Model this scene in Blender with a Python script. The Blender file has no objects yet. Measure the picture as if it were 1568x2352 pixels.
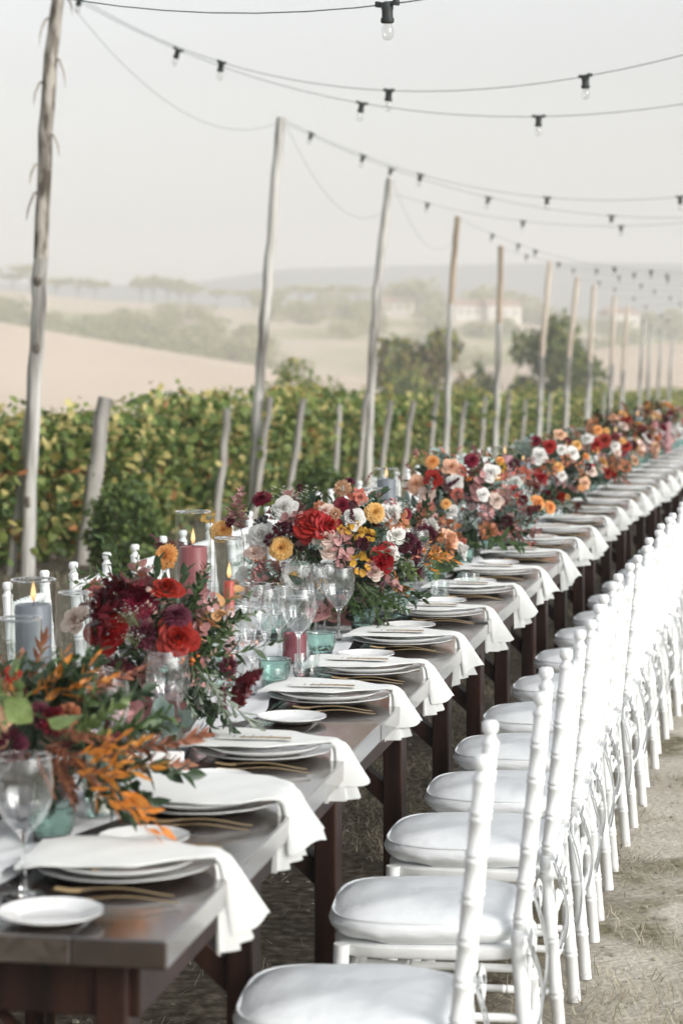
import bpy, math, random
import numpy as np
from mathutils import Vector, Matrix, Euler, noise
random.seed(7); np.random.seed(7)
R = math.radians
C = bpy.context.scene.collection
SC = bpy.context.scene

# ------------------------------------------------------------------ camera, sky, sun, exposure
EYE = 1.67
cam_d = bpy.data.cameras.new('camera'); cam = bpy.data.objects.new('camera', cam_d); C.objects.link(cam)
cam.location = (0, 0, EYE); cam.rotation_euler = (R(90), 0, 0)
cam_d.sensor_fit = 'VERTICAL'; cam_d.sensor_height = 36.0; cam_d.sensor_width = 24.0
cam_d.lens = 77.3; cam_d.shift_y = -0.1577
cam_d.clip_start = 0.1; cam_d.clip_end = 9000
cam_d.dof.use_dof = True; cam_d.dof.focus_distance = 6.3; cam_d.dof.aperture_fstop = 4.2
SC.camera = cam

SUN_EL = R(24); SUN_AZ = R(128)      # azimuth clockwise from +Y: behind the camera on the right
w = bpy.data.worlds.new('World'); SC.world = w; w.use_nodes = True
nt = w.node_tree; nt.nodes.clear()
sky = nt.nodes.new('ShaderNodeTexSky'); sky.sky_type = 'NISHITA'; sky.sun_disc = False
sky.sun_elevation = SUN_EL; sky.sun_rotation = SUN_AZ; sky.dust_density = 3.5; sky.air_density = 1.2; sky.ozone_density = 1.5
hs = nt.nodes.new('ShaderNodeHueSaturation'); hs.inputs['Saturation'].default_value = 0.14
tn = nt.nodes.new('ShaderNodeMix'); tn.data_type = 'RGBA'; tn.blend_type = 'MULTIPLY'; tn.inputs[0].default_value = 1.0
tn.inputs[7].default_value = (0.965, 0.995, 1.015, 1)
bg = nt.nodes.new('ShaderNodeBackground'); bg.inputs['Strength'].default_value = 0.15
wo = nt.nodes.new('ShaderNodeOutputWorld')
nt.links.new(sky.outputs[0], hs.inputs['Color']); nt.links.new(hs.outputs[0], tn.inputs[6])
nt.links.new(tn.outputs[2], bg.inputs['Color']); nt.links.new(bg.outputs[0], wo.inputs['Surface'])

sl = bpy.data.lights.new('sun', 'SUN'); sl.energy = 1.05; sl.angle = R(26); sl.color = (1.0, 0.92, 0.82)
so = bpy.data.objects.new('sun', sl); C.objects.link(so)
sd = Vector((math.sin(SUN_AZ)*math.cos(SUN_EL), math.cos(SUN_AZ)*math.cos(SUN_EL), math.sin(SUN_EL)))
so.rotation_euler = sd.to_track_quat('Z', 'Y').to_euler(); so.location = sd*60
SC.view_settings.view_transform = 'Standard'; SC.view_settings.look = 'None'
SC.view_settings.gamma = 1.0; SC.view_settings.use_curve_mapping = False
SC.view_settings.exposure = 0.66
SC.render.engine = 'CYCLES'
cy = SC.cycles
cy.max_bounces = 14; cy.transparent_max_bounces = 24; cy.transmission_bounces = 12; cy.diffuse_bounces = 4; cy.glossy_bounces = 5
cy.volume_bounces = 1; cy.caustics_reflective = False; cy.caustics_refractive = False
cy.use_denoising = True; cy.sample_clamp_indirect = 6.0

# ------------------------------------------------------------------ helpers
def lin(c):
    return tuple((v/12.92 if v <= 0.04045 else ((v+0.055)/1.055)**2.4) for v in c)
def rgb(r, g, b): return lin((r/255, g/255, b/255))

def mat(name, col, rough=0.6, var=0.12, nscale=8.0, bump=0.0, bscale=40.0, col2=None, trans=0.0, spec=0.5,
        objvar=0.0, stretch=(1, 1, 1), metal=0.0, coat=0.0, coords='Object', detail=4.0, ramp=(0.35, 0.65), bdist=0.01, sheen=0.0):
    m = bpy.data.materials.new(name); m.use_nodes = True
    t = m.node_tree; N = t.nodes; L = t.links; N.clear()
    out = N.new('ShaderNodeOutputMaterial'); p = N.new('ShaderNodeBsdfPrincipled')
    tc = N.new('ShaderNodeTexCoord'); mp = N.new('ShaderNodeMapping'); mp.inputs['Scale'].default_value = stretch
    L.new(tc.outputs[coords], mp.inputs['Vector'])
    nz = N.new('ShaderNodeTexNoise'); nz.inputs['Scale'].default_value = nscale; nz.inputs['Detail'].default_value = detail
    L.new(mp.outputs[0], nz.inputs['Vector'])
    rp = N.new('ShaderNodeValToRGB')
    c1 = tuple(max(0, v*(1-var)) for v in col); c2 = col2 if col2 else tuple(min(1, v*(1+var)) for v in col)
    rp.color_ramp.elements[0].position = ramp[0]; rp.color_ramp.elements[1].position = ramp[1]
    rp.color_ramp.elements[0].color = (*c1, 1); rp.color_ramp.elements[1].color = (*c2, 1)
    L.new(nz.outputs['Fac'], rp.inputs['Fac'])
    csock = rp.outputs['Color']
    if objvar:
        oi = N.new('ShaderNodeObjectInfo'); mr = N.new('ShaderNodeMapRange')
        mr.inputs['To Min'].default_value = 1-objvar; mr.inputs['To Max'].default_value = 1+objvar
        L.new(oi.outputs['Random'], mr.inputs['Value'])
        h = N.new('ShaderNodeHueSaturation'); L.new(mr.outputs[0], h.inputs['Value']); L.new(csock, h.inputs['Color'])
        mr2 = N.new('ShaderNodeMapRange'); mr2.inputs['To Min'].default_value = 0.5+objvar*0.06; mr2.inputs['To Max'].default_value = 0.5-objvar*0.06
        L.new(oi.outputs['Random'], mr2.inputs['Value']); L.new(mr2.outputs[0], h.inputs['Hue'])
        csock = h.outputs['Color']
    L.new(csock, p.inputs['Base Color'])
    p.inputs['Roughness'].default_value = rough; p.inputs['Metallic'].default_value = metal
    p.inputs['Specular IOR Level'].default_value = spec; p.inputs['Coat Weight'].default_value = coat
    if sheen: p.inputs['Sheen Weight'].default_value = sheen
    if bump:
        nb = N.new('ShaderNodeTexNoise'); nb.inputs['Scale'].default_value = bscale; nb.inputs['Detail'].default_value = 5
        L.new(mp.outputs[0], nb.inputs['Vector'])
        b = N.new('ShaderNodeBump'); b.inputs['Strength'].default_value = bump; b.inputs['Distance'].default_value = bdist
        L.new(nb.outputs['Fac'], b.inputs['Height']); L.new(b.outputs[0], p.inputs['Normal'])
    if trans:
        tr = N.new('ShaderNodeBsdfTranslucent'); L.new(csock, tr.inputs['Color'])
        mx = N.new('ShaderNodeMixShader'); mx.inputs[0].default_value = trans
        L.new(p.outputs[0], mx.inputs[1]); L.new(tr.outputs[0], mx.inputs[2]); L.new(mx.outputs[0], out.inputs['Surface'])
    else: L.new(p.outputs[0], out.inputs['Surface'])
    return m

def thin_glass(name, col=(1, 1, 1), refl=1.0, base=.05):
    m = bpy.data.materials.new(name); m.use_nodes = True; t = m.node_tree; N = t.nodes; L = t.links; N.clear()
    out = N.new('ShaderNodeOutputMaterial'); tr = N.new('ShaderNodeBsdfTransparent'); tr.inputs[0].default_value = (*col, 1)
    gl = N.new('ShaderNodeBsdfGlossy'); gl.inputs['Roughness'].default_value = 0.03; gl.inputs['Color'].default_value = (1, 1, 1, 1)
    lw = N.new('ShaderNodeLayerWeight'); lw.inputs['Blend'].default_value = .5
    pw = N.new('ShaderNodeMath'); pw.operation = 'POWER'; pw.inputs[1].default_value = 3.2; L.new(lw.outputs['Facing'], pw.inputs[0])
    mu = N.new('ShaderNodeMath'); mu.operation = 'MULTIPLY_ADD'; mu.inputs[1].default_value = .75*refl; mu.inputs[2].default_value = base*refl; mu.use_clamp = True
    L.new(pw.outputs[0], mu.inputs[0])
    nb = N.new('ShaderNodeTexNoise'); nb.inputs['Scale'].default_value = 9
    tc = N.new('ShaderNodeTexCoord'); L.new(tc.outputs['Object'], nb.inputs['Vector'])
    b = N.new('ShaderNodeBump'); b.inputs['Strength'].default_value = 0.08; L.new(nb.outputs['Fac'], b.inputs['Height'])
    L.new(b.outputs[0], gl.inputs['Normal'])
    mx = N.new('ShaderNodeMixShader'); L.new(mu.outputs[0], mx.inputs[0]); L.new(tr.outputs[0], mx.inputs[1]); L.new(gl.outputs[0], mx.inputs[2])
    L.new(mx.outputs[0], out.inputs['Surface']); return m

def solid_glass(name, col, rough=0.02, bump=0.0, bscale=60):
    m = bpy.data.materials.new(name); m.use_nodes = True; t = m.node_tree; p = t.nodes['Principled BSDF']
    p.inputs['Base Color'].default_value = (*col, 1); p.inputs['Transmission Weight'].default_value = 1
    p.inputs['Roughness'].default_value = rough; p.inputs['IOR'].default_value = 1.45
    nb = t.nodes.new('ShaderNodeTexNoise'); nb.inputs['Scale'].default_value = bscale
    tc = t.nodes.new('ShaderNodeTexCoord'); t.links.new(tc.outputs['Object'], nb.inputs['Vector'])
    b = t.nodes.new('ShaderNodeBump'); b.inputs['Strength'].default_value = max(bump, 0.01); b.inputs['Distance'].default_value = 0.002
    t.links.new(nb.outputs['Fac'], b.inputs['Height']); t.links.new(b.outputs[0], p.inputs['Normal'])
    return m

class MB:
    def __init__(s): s.v = []; s.f = []; s.m = []; s.cur = 0
    def add(s, vs, fs, M=None):
        o = len(s.v)
        if M is not None: vs = [tuple(M @ Vector(a)) for a in vs]
        s.v.extend(tuple(a) for a in vs)
        for f in fs: s.f.append(tuple(i+o for i in f)); s.m.append(s.cur)
        return s
    def box(s, c, d, M=None):
        x, y, z = d[0]/2, d[1]/2, d[2]/2
        vs = [(c[0]+a*x, c[1]+b*y, c[2]+e*z) for a in (-1, 1) for b in (-1, 1) for e in (-1, 1)]
        return s.add(vs, [(0, 1, 3, 2), (4, 6, 7, 5), (0, 4, 5, 1), (2, 3, 7, 6), (0, 2, 6, 4), (1, 5, 7, 3)], M)
    def bbox(s, c, d, bev=0.004, M=None):          # bevelled box: chamfered along every edge
        x, y, z = d[0]/2, d[1]/2, d[2]/2; b = min(bev, x*.9, y*.9, z*.9); vs = []; idx = {}
        for sx in (-1, 1):
            for sy in (-1, 1):
                for sz in (-1, 1):
                    idx[(sx, sy, sz)] = len(vs)
                    vs += [(c[0]+sx*x, c[1]+sy*(y-b), c[2]+sz*(z-b)), (c[0]+sx*(x-b), c[1]+sy*y, c[2]+sz*(z-b)), (c[0]+sx*(x-b), c[1]+sy*(y-b), c[2]+sz*z)]
        fs = []
        for ax in range(3):
            for sg in (-1, 1):
                o = [k for k in range(3) if k != ax]; q = []
                for a, e in ((-1, -1), (1, -1), (1, 1), (-1, 1)):
                    k = [0, 0, 0]; k[ax] = sg; k[o[0]] = a; k[o[1]] = e; q.append(idx[tuple(k)]+ax)
                if (sg == 1) == (ax == 1): q.reverse()
                fs.append(tuple(q))
        for ax in range(3):                        # edges parallel to ax
            o = [k for k in range(3) if k != ax]
            for a in (-1, 1):
                for e in (-1, 1):
                    k1 = [0, 0, 0]; k1[ax] = -1; k1[o[0]] = a; k1[o[1]] = e; k2 = list(k1); k2[ax] = 1
                    fs.append((idx[tuple(k1)]+o[0], idx[tuple(k2)]+o[0], idx[tuple(k2)]+o[1], idx[tuple(k1)]+o[1]))
        for k in idx.values(): fs.append((k, k+1, k+2))
        return s.add(vs, fs, M)
    def tube(s, pts, rad, n=8, caps=True, M=None):
        pts = [Vector(p) for p in pts]; k = len(pts)
        if not hasattr(rad, '__len__'): rad = [rad]*k
        vs = []; up = None
        for i, p in enumerate(pts):
            t = (pts[min(i+1, k-1)]-pts[max(i-1, 0)]).normalized()
            if up is None:
                up = Vector((0, 1, 0)) if abs(t.y) < 0.9 else Vector((1, 0, 0))
            a = t.cross(up).normalized(); b = a.cross(t); up = b
            for j in range(n):
                th = 2*math.pi*j/n; vs.append(p + (a*math.cos(th)+b*math.sin(th))*rad[i])
        fs = [(i*n+j, i*n+(j+1) % n, (i+1)*n+(j+1) % n, (i+1)*n+j) for i in range(k-1) for j in range(n)]
        if caps: fs += [tuple(range(n-1, -1, -1)), tuple(range((k-1)*n, k*n))]
        return s.add(vs, fs, M)
    def lathe(s, prof, n=24, fn=None, M=None):      # prof: (r,z) ; fn(theta, r, z) -> r
        vs = []; k = len(prof)
        for (r, z) in prof:
            for j in range(n):
                th = 2*math.pi*j/n; rr = fn(th, r, z) if fn else r
                vs.append((rr*math.cos(th), rr*math.sin(th), z))
        fs = [(i*n+j, i*n+(j+1) % n, (i+1)*n+(j+1) % n, (i+1)*n+j) for i in range(k-1) for j in range(n)]
        if prof[0][0] > 1e-6: fs.append(tuple(range(n-1, -1, -1)))
        if prof[-1][0] > 1e-6: fs.append(tuple(range((k-1)*n, k*n)))
        return s.add(vs, fs, M)
    def grid(s, P, M=None, flip=False):             # P[i][j]
        a = len(P); b = len(P[0]); vs = [p for row in P for p in row]
        fs = [(i*b+j, i*b+j+1, (i+1)*b+j+1, (i+1)*b+j) for i in range(a-1) for j in range(b-1)]
        if flip: fs = [f[::-1] for f in fs]
        return s.add(vs, fs, M)
    def ball(s, c, r, n=6, m=4, sc=(1, 1, 1)):
        vs = [(c[0], c[1], c[2]-r*sc[2])]
        for i in range(1, m):
            ph = math.pi*i/m
            for j in range(n):
                th = 2*math.pi*j/n; vs.append((c[0]+r*sc[0]*math.sin(ph)*math.cos(th), c[1]+r*sc[1]*math.sin(ph)*math.sin(th), c[2]-r*sc[2]*math.cos(ph)))
        vs.append((c[0], c[1], c[2]+r*sc[2])); fs = []
        for j in range(n): fs.append((0, 1+(j+1) % n, 1+j)); fs.append((len(vs)-1, 1+(m-2)*n+j, 1+(m-2)*n+(j+1) % n))
        for i in range(m-2):
            for j in range(n): fs.append((1+i*n+j, 1+i*n+(j+1) % n, 1+(i+1)*n+(j+1) % n, 1+(i+1)*n+j))
        return s.add(vs, fs)
    def mesh(s, name, mats, smooth=True):
        me = bpy.data.meshes.new(name); me.from_pydata(s.v, [], s.f)
        for m in (mats if isinstance(mats, (list, tuple)) else [mats]): me.materials.append(m)
        if any(s.m): me.polygons.foreach_set('material_index', s.m)
        me.polygons.foreach_set('use_smooth', [smooth]*len(s.f)); me.update()
        if smooth is True and hasattr(me, 'set_sharp_from_angle'): me.set_sharp_from_angle(angle=R(50))
        return me
    def build(s, name, mats, parent=None, smooth=True, **k):
        return O(name, s.mesh(name, mats, smooth), parent, **k)

def O(name, me, parent=None, loc=(0, 0, 0), rot=None, scale=None, M=None):
    o = bpy.data.objects.new(name, me); C.objects.link(o)
    if parent is not None: o.parent = parent
    if M is not None: o.matrix_local = M
    else:
        o.location = loc
        if rot is not None: o.rotation_euler = rot
        if scale is not None: o.scale = (scale,)*3 if not hasattr(scale, '__len__') else scale
    return o
def thing(name, label, cat, loc=(0, 0, 0), rz=0, group=None, me=None, rot=None):
    o = O(name, me, None, loc, rot if rot else (0, 0, rz)); tag(o, label, cat, group); return o
def tag(o, label=None, cat=None, group=None, kind=None):
    if label: o['label'] = label
    if cat: o['category'] = cat
    if group: o['group'] = group
    if kind: o['kind'] = kind
    return o
def struct(o): o['kind'] = 'structure'; return o
def copy_tree(o, parent=None):
    c = o.copy(); C.objects.link(c)
    if parent is not None: c.parent = parent
    for ch in KIDS.get(o.name, []): copy_tree(ch, c)
    return c
KIDS = {}
def register(root):
    def rec(o):
        ks = [c for c in bpy.data.objects if c.parent == o]; KIDS[o.name] = ks
        for k in ks: rec(k)
    rec(root)
ORD = ['first', 'second', 'third', 'fourth', 'fifth', 'sixth', 'seventh', 'eighth', 'ninth', 'tenth', 'eleventh', 'twelfth', 'thirteenth',
       'fourteenth', 'fifteenth', 'sixteenth', 'seventeenth', 'eighteenth', 'nineteenth', 'twentieth', 'twenty-first', 'twenty-second',
       'twenty-third', 'twenty-fourth', 'twenty-fifth', 'twenty-sixth', 'twenty-seventh', 'twenty-eighth', 'twenty-ninth', 'thirtieth']
for t_ in ('thirt', 'fort', 'fift', 'sixt', 'sevent'):
    if t_ != 'thirt': ORD.append(t_+'ieth')
    ORD += [t_+'y-'+o_ for o_ in ORD[:9]]
F = 5050.0
def PW(x, y, Z): return Vector(((x-784)*Z/F, Z, EYE-(y-805)*Z/F))

# the run of tables: its right edge bends gently to the right
EDGE = [(-.266, 3.342), (.0957, 5.31), (.484, 7.27), (.913, 9.27), (1.35, 11.25), (1.80, 13.2), (2.26, 15.15), (2.73, 17.1), (3.21, 19.05), (3.70, 21.0), (4.2, 22.95)]
TH = 0.77; TW = 0.92
def tdir(i):
    i = max(0, min(i, len(EDGE)-2)); a = Vector(EDGE[i]); b = Vector(EDGE[i+1]); d = b-a; return a, d.normalized(), d.length
def W(v, u, z=TH):
    i = int(v//2.0); i = max(0, min(i, len(EDGE)-2)); a, d, L = tdir(i)
    p = a + d*((v-2*i)*L/2.0); n = Vector((-d.y, d.x)); p = p + n*u
    return Vector((p.x, p.y, z))
def ang(v):                                        # rotation about z that turns local +Y to the run's direction
    a, d, L = tdir(int(v//2.0)); return math.atan2(-d.x, d.y)

# ------------------------------------------------------------------ terrain
def sst(a, b, x): t = np.clip((x-a)/(b-a), 0, 1); return t*t*(3-2*t)
def rowx(y): return -2.75+.215*(y-16.2)            # front vine row
def hgt(x, y):
    x = np.asarray(x, float); y = np.asarray(y, float)
    z = -0.018*np.clip(y-16, 0, 94)
    wl = (rowx(y)-x)*.978
    z = z-0.07*np.clip(wl-0.8, 0, 40)*sst(5, 16, y)-0.02*np.clip(wl-.8, 0, 40)*(1-sst(5, 16, y))
    far = sst(112, 175, y+np.clip(wl-25, 0, 60)*.6)
    xs = x/np.maximum(y, 1.0)*F+784                # which way one looks
    z = z*(1-far)+(-8.5)*far
    yc = np.interp(xs, [-400, 0, 300, 580, 700, 850, 1000, 1200, 1350, 1568, 2200], [690, 740, 793, 838, 862, 868, 862, 830, 798, 786, 770])
    crest = EYE+(805-yc)*320/F
    z = z+sst(175, 320, y)*(crest+8.5)
    z = z+sst(320, 430, y)*(-14-crest)
    yh = np.interp(xs, [-400, 0, 200, 450, 700, 900, 1100, 1300, 1450, 1568, 2200], [650, 668, 690, 705, 712, 722, 738, 755, 772, 778, 775])
    top = EYE+(805-yh)*900/F
    z = z+sst(430, 900, y)*(top+14)*(0.82+.18*sst(430, 600, y))
    z = z+np.where(y > 420, 1, 0)*1.6*np.sin(x*.021+y*.011)*np.sin(y*.017+1.3+x*.004)*sst(430, 560, y)
    z = z-sst(940, 1500, y)*30
    return z
def gz(x, y): return float(hgt(x, y))
ys = np.concatenate([np.linspace(-140, -5, 16), np.linspace(-4, 30, 90), np.linspace(31, 180, 90), np.linspace(183, 450, 70), np.linspace(458, 1000, 60), np.linspace(1030, 2450, 24)])
us = np.concatenate([np.linspace(-1, -.1, 24), np.linspace(-.095, .095, 70), np.linspace(.1, 1, 24)])
Yg, Ug = np.meshgrid(ys, us, indexing='ij')
half = 70+np.clip(Yg, 0, 3000)*0.5
Xg = Ug*half
Zg = hgt(Xg, Yg)
nearm = (1-sst(25, 40, Yg))
Zg = Zg+nearm*0.006*np.sin(Xg*7.1+Yg*3)*np.sin(Yg*5.7-Xg*2.2)
V = np.stack([Xg, Yg, Zg], -1).reshape(-1, 3); a, b = Yg.shape
ii, jj = np.meshgrid(np.arange(a-1), np.arange(b-1), indexing='ij'); q = ii*b+jj
FQ = np.stack([q, q+1, q+b+1, q+b], -1).reshape(-1, 4)
me = bpy.data.meshes.new('ground'); me.from_pydata(V.tolist(), [], FQ.tolist()); me.polygons.foreach_set('use_smooth', [True]*len(FQ))
# ground material
m = bpy.data.materials.new('ground'); m.use_nodes = True; t = m.node_tree; N = t.nodes; L = t.links; P = N['Principled BSDF']; P.inputs['Roughness'].default_value = .95
P.inputs['Specular IOR Level'].default_value = .15
geo = N.new('ShaderNodeNewGeometry'); sep = N.new('ShaderNodeSeparateXYZ'); L.new(geo.outputs['Position'], sep.inputs[0])
def noi(scale, det=5, dist=0.0, vec=None):
    n = N.new('ShaderNodeTexNoise'); n.inputs['Scale'].default_value = scale; n.inputs['Detail'].default_value = det; n.inputs['Distortion'].default_value = dist
    L.new(vec if vec else geo.outputs['Position'], n.inputs['Vector']); return n.outputs['Fac']
def ramp(f, els):
    r = N.new('ShaderNodeValToRGB'); e = r.color_ramp.elements
    while len(e) < len(els): e.new(0.5)
    for k, (p, c) in enumerate(els): e[k].position = p; e[k].color = (*c, 1)
    L.new(f, r.inputs[0]); return r.outputs['Color']
def mixc(f, a_, b_):
    x = N.new('ShaderNodeMix'); x.data_type = 'RGBA'; L.new(f, x.inputs[0]); L.new(a_, x.inputs[6]); L.new(b_, x.inputs[7]); return x.outputs[2]
def rng(s, a_, b_):
    r = N.new('ShaderNodeMapRange'); r.inputs[1].default_value = a_; r.inputs[2].default_value = b_; L.new(s, r.inputs[0]); return r.outputs[0]
dirt = ramp(noi(2.2, 8, .6), [(.3, (.44, .40, .335)), (.55, (.58, .535, .46)), (.75, (.68, .635, .56))])
grit = ramp(noi(55, 6), [(.3, (.27, .24, .19)), (.6, (.62, .575, .50))])
near = mixc(rng(noi(9, 4), .35, .7), dirt, grit)
grassy = ramp(noi(30, 6), [(.3, (.09, .085, .05)), (.6, (.27, .24, .155))])
near = mixc(rng(noi(1.3, 6, .5), .50, .58), near, grassy)
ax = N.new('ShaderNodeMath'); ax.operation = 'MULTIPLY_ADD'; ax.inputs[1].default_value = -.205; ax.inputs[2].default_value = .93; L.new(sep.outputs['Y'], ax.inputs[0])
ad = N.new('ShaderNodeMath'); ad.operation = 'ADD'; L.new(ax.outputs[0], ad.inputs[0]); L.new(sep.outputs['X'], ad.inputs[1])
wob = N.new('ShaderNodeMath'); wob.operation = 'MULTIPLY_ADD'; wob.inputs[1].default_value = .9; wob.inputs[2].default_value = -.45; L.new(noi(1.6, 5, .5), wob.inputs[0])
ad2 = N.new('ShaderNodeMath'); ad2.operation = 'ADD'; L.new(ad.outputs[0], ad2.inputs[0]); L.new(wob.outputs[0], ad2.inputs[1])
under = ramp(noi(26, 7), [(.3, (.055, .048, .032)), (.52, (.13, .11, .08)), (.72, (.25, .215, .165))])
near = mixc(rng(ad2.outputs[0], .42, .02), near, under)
field = ramp(noi(.02, 6), [(.3, (.60, .49, .385)), (.7, (.69, .575, .46))])
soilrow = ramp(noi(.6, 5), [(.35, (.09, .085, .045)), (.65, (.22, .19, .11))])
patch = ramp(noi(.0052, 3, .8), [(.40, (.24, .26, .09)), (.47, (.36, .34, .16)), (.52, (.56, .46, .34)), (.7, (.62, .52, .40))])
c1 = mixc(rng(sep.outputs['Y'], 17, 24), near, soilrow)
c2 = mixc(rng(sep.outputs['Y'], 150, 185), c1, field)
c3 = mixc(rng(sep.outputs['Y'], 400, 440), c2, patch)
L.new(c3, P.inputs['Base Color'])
bp = N.new('ShaderNodeBump'); bp.inputs['Strength'].default_value = .6; bp.inputs['Distance'].default_value = .02
L.new(noi(38, 8), bp.inputs['Height']); L.new(bp.outputs[0], P.inputs['Normal'])
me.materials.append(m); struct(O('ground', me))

# distant hills, rounded mass with real depth
prof_x = [-500, 0, 300, 450, 560, 660, 900, 1150, 1400, 1568, 2100]; prof_y = [655, 650, 655, 648, 632, 617, 611, 606, 603, 606, 625]
hx = np.linspace(-1000, 1200, 120); hy = np.linspace(1480, 2100, 24)
HX, HY = np.meshgrid(hx, hy, indexing='ij'); xs = HX/1700*F+784
tp = EYE+(805-np.interp(xs, prof_x, prof_y))*1700/F
k = sst(1480, 1700, HY)*(1-sst(1760, 2100, HY)*.9)
HZ = -25+(tp+25)*k + 3*np.sin(HX*.013+HY*.01)*k*(1-k)*3
mh = mat('hill_woods', (.035, .06, .075), .95, .3, .01, col2=(.07, .10, .10), coords='Generated', spec=.1)
mbh = MB(); mbh.grid([[(HX[i, j], HY[i, j], HZ[i, j]) for j in range(24)] for i in range(120)]); struct(mbh.build('hills', mh))

# haze: one closed even box round everything
hz = MB(); hz.box((0, 1140, 43), (3000, 2720, 146)); ho = hz.build('haze', [], smooth=False); ho['kind'] = 'stuff'
hm = bpy.data.materials.new('haze'); hm.use_nodes = True; hn = hm.node_tree; hn.nodes.clear()
pv = hn.nodes.new('ShaderNodeVolumePrincipled'); pv.inputs['Density'].default_value = 0.00092; pv.inputs['Color'].default_value = (.975, .96, .955, 1)
pv.inputs['Anisotropy'].default_value = 0.0
hou = hn.nodes.new('ShaderNodeOutputMaterial'); hn.links.new(pv.outputs[0], hou.inputs['Volume']); ho.data.materials.append(hm)

# ------------------------------------------------------------------ foliage meshes
def leafcloud(n, shape, size, nmat, weights, lobes=0, droop=.5, surf=.0):
    """numpy cloud of bent leaves; shape(rng)->points (n,3) ; returns V,F,mi"""
    pts = shape(n); r = np.random
    d = r.normal(size=(n, 3)); d[:, 2] = d[:, 2]*.6-droop*.5; d /= np.linalg.norm(d, axis=1)[:, None]
    s = np.cross(d, r.normal(size=(n, 3))); s /= np.linalg.norm(s, axis=1)[:, None]
    nn = np.cross(d, s); sz = size*r.uniform(.6, 1.3, n)[:, None]
    if lobes:
        A = pts-nn*sz*.05; B = pts+d*sz*.25+s*sz*.55; Cc = pts+d*sz*.72+s*sz*.42-nn*sz*.1; D = pts+d*sz*1.0-nn*sz*.15; E = pts+d*sz*.72-s*sz*.42-nn*sz*.1; G = pts+d*sz*.25-s*sz*.55; H_ = pts+d*sz*.5+nn*sz*.1
        VV = np.stack([A, B, Cc, D, E, G, H_], 1).reshape(-1, 3); o = np.arange(n)[:, None]*7
        FF = np.concatenate([o+np.array([[0, 1, 6]]), o+np.array([[1, 2, 6]]), o+np.array([[2, 3, 6]]), o+np.array([[3, 4, 6]]), o+np.array([[4, 5, 6]]), o+np.array([[5, 0, 6]])], 0); rep = 6
    else:
        A = pts; B = pts+d*sz*.5+s*sz*.3; Cc = pts+d*sz; D = pts+d*sz*.5-s*sz*.3
        VV = np.stack([A, B, Cc, D], 1).reshape(-1, 3); o = np.arange(n)[:, None]*4
        FF = np.concatenate([o+np.array([[0, 1, 2]]), o+np.array([[0, 2, 3]])], 0); rep = 2
    mi = r.choice(nmat, n, p=weights); return VV, FF, np.tile(mi, rep)
def npmesh(name, VV, FF, mi, mats):
    me = bpy.data.meshes.new(name); nv = len(VV); nf = len(FF)
    me.vertices.add(nv); me.vertices.foreach_set('co', VV.astype(np.float32).ravel())
    me.loops.add(nf*3); me.loops.foreach_set('vertex_index', FF.astype(np.int32).ravel())
    me.polygons.add(nf); me.polygons.foreach_set('loop_start', np.arange(nf, dtype=np.int32)*3); me.polygons.foreach_set('loop_total', np.full(nf, 3, dtype=np.int32))
    for m_ in mats: me.materials.append(m_)
    me.polygons.foreach_set('material_index', mi.astype(np.int32)); me.polygons.foreach_set('use_smooth', np.ones(nf, dtype=bool))
    me.update(calc_edges=True); me.validate(); return me
LG = mat('vine_leaf_dark', (.06, .12, .028), .55, .3, 3, trans=.3, col2=(.13, .20, .05), objvar=.12)
LM = mat('vine_leaf_green', (.20, .28, .065), .55, .3, 3, trans=.35, col2=(.30, .37, .11), objvar=.12)
LY = mat('vine_leaf_yellow', (.52, .44, .12), .55, .3, 3, trans=.35, col2=(.66, .58, .24), objvar=.12)
LO = mat('vine_leaf_rust', (.36, .16, .05), .6, .3, 3, trans=.3, objvar=.12)
LS = mat('shrub_leaf', (.07, .125, .035), .5, .3, 3, trans=.25, col2=(.12, .19, .06))
WB = mat('bark_grey', (.16, .13, .105), .9, .35, 14, bump=.6, bscale=30, stretch=(1, 1, .25), col2=(.30, .26, .22))
# ------------------------------------------------------------------ vineyard
def vine_shape(L, top, th, base=.35):
    def f(n):
        r = np.random; x = r.uniform(-L/2, L/2, n); z = base+(top-base)*r.beta(1.3, 1.15, n)
        lump = .75+.3*np.sin(x*5+r.uniform(0, 6))
        y = r.normal(0, th, n)*lump
        z = z+.10*np.sin(x*4.1+1)*(z > top*.8)
        return np.stack([x, y, z], 1)
    return f
VM = []
for i in range(5):
    V1, F1, M1 = leafcloud(1600, vine_shape(1.35, 1.17, .20, .06), .082, 4, [.42, .38, .18, .02], lobes=1)
    sh = []                                         # a few shoots standing above the row
    for k in range(7):
        bx = random.uniform(-.6, .6); lx = random.uniform(-.2, .2); h = random.uniform(.15, .42)
        for j in range(9): sh.append((bx+lx*j/9+random.gauss(0, .03), random.gauss(0, .06), 1.08+h*j/9))
    V2, F2, M2 = leafcloud(len(sh), lambda n: np.array(sh), .075, 4, [.12, .42, .43, .03], lobes=1)
    VM.append(npmesh('vine_foliage', np.vstack([V1, V2]), np.vstack([F1, F2+len(V1)]), np.concatenate([M1, M2]), [LG, LM, LY, LO]))
FM = []
for i in range(3):
    V1, F1, M1 = leafcloud(650, vine_shape(3.0, 1.35, .28, .1), .12, 4, [.28, .40, .29, .03])
    FM.append(npmesh('vine_foliage', V1, F1, M1, [LG, LM, LY, LO]))
TM = []
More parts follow.
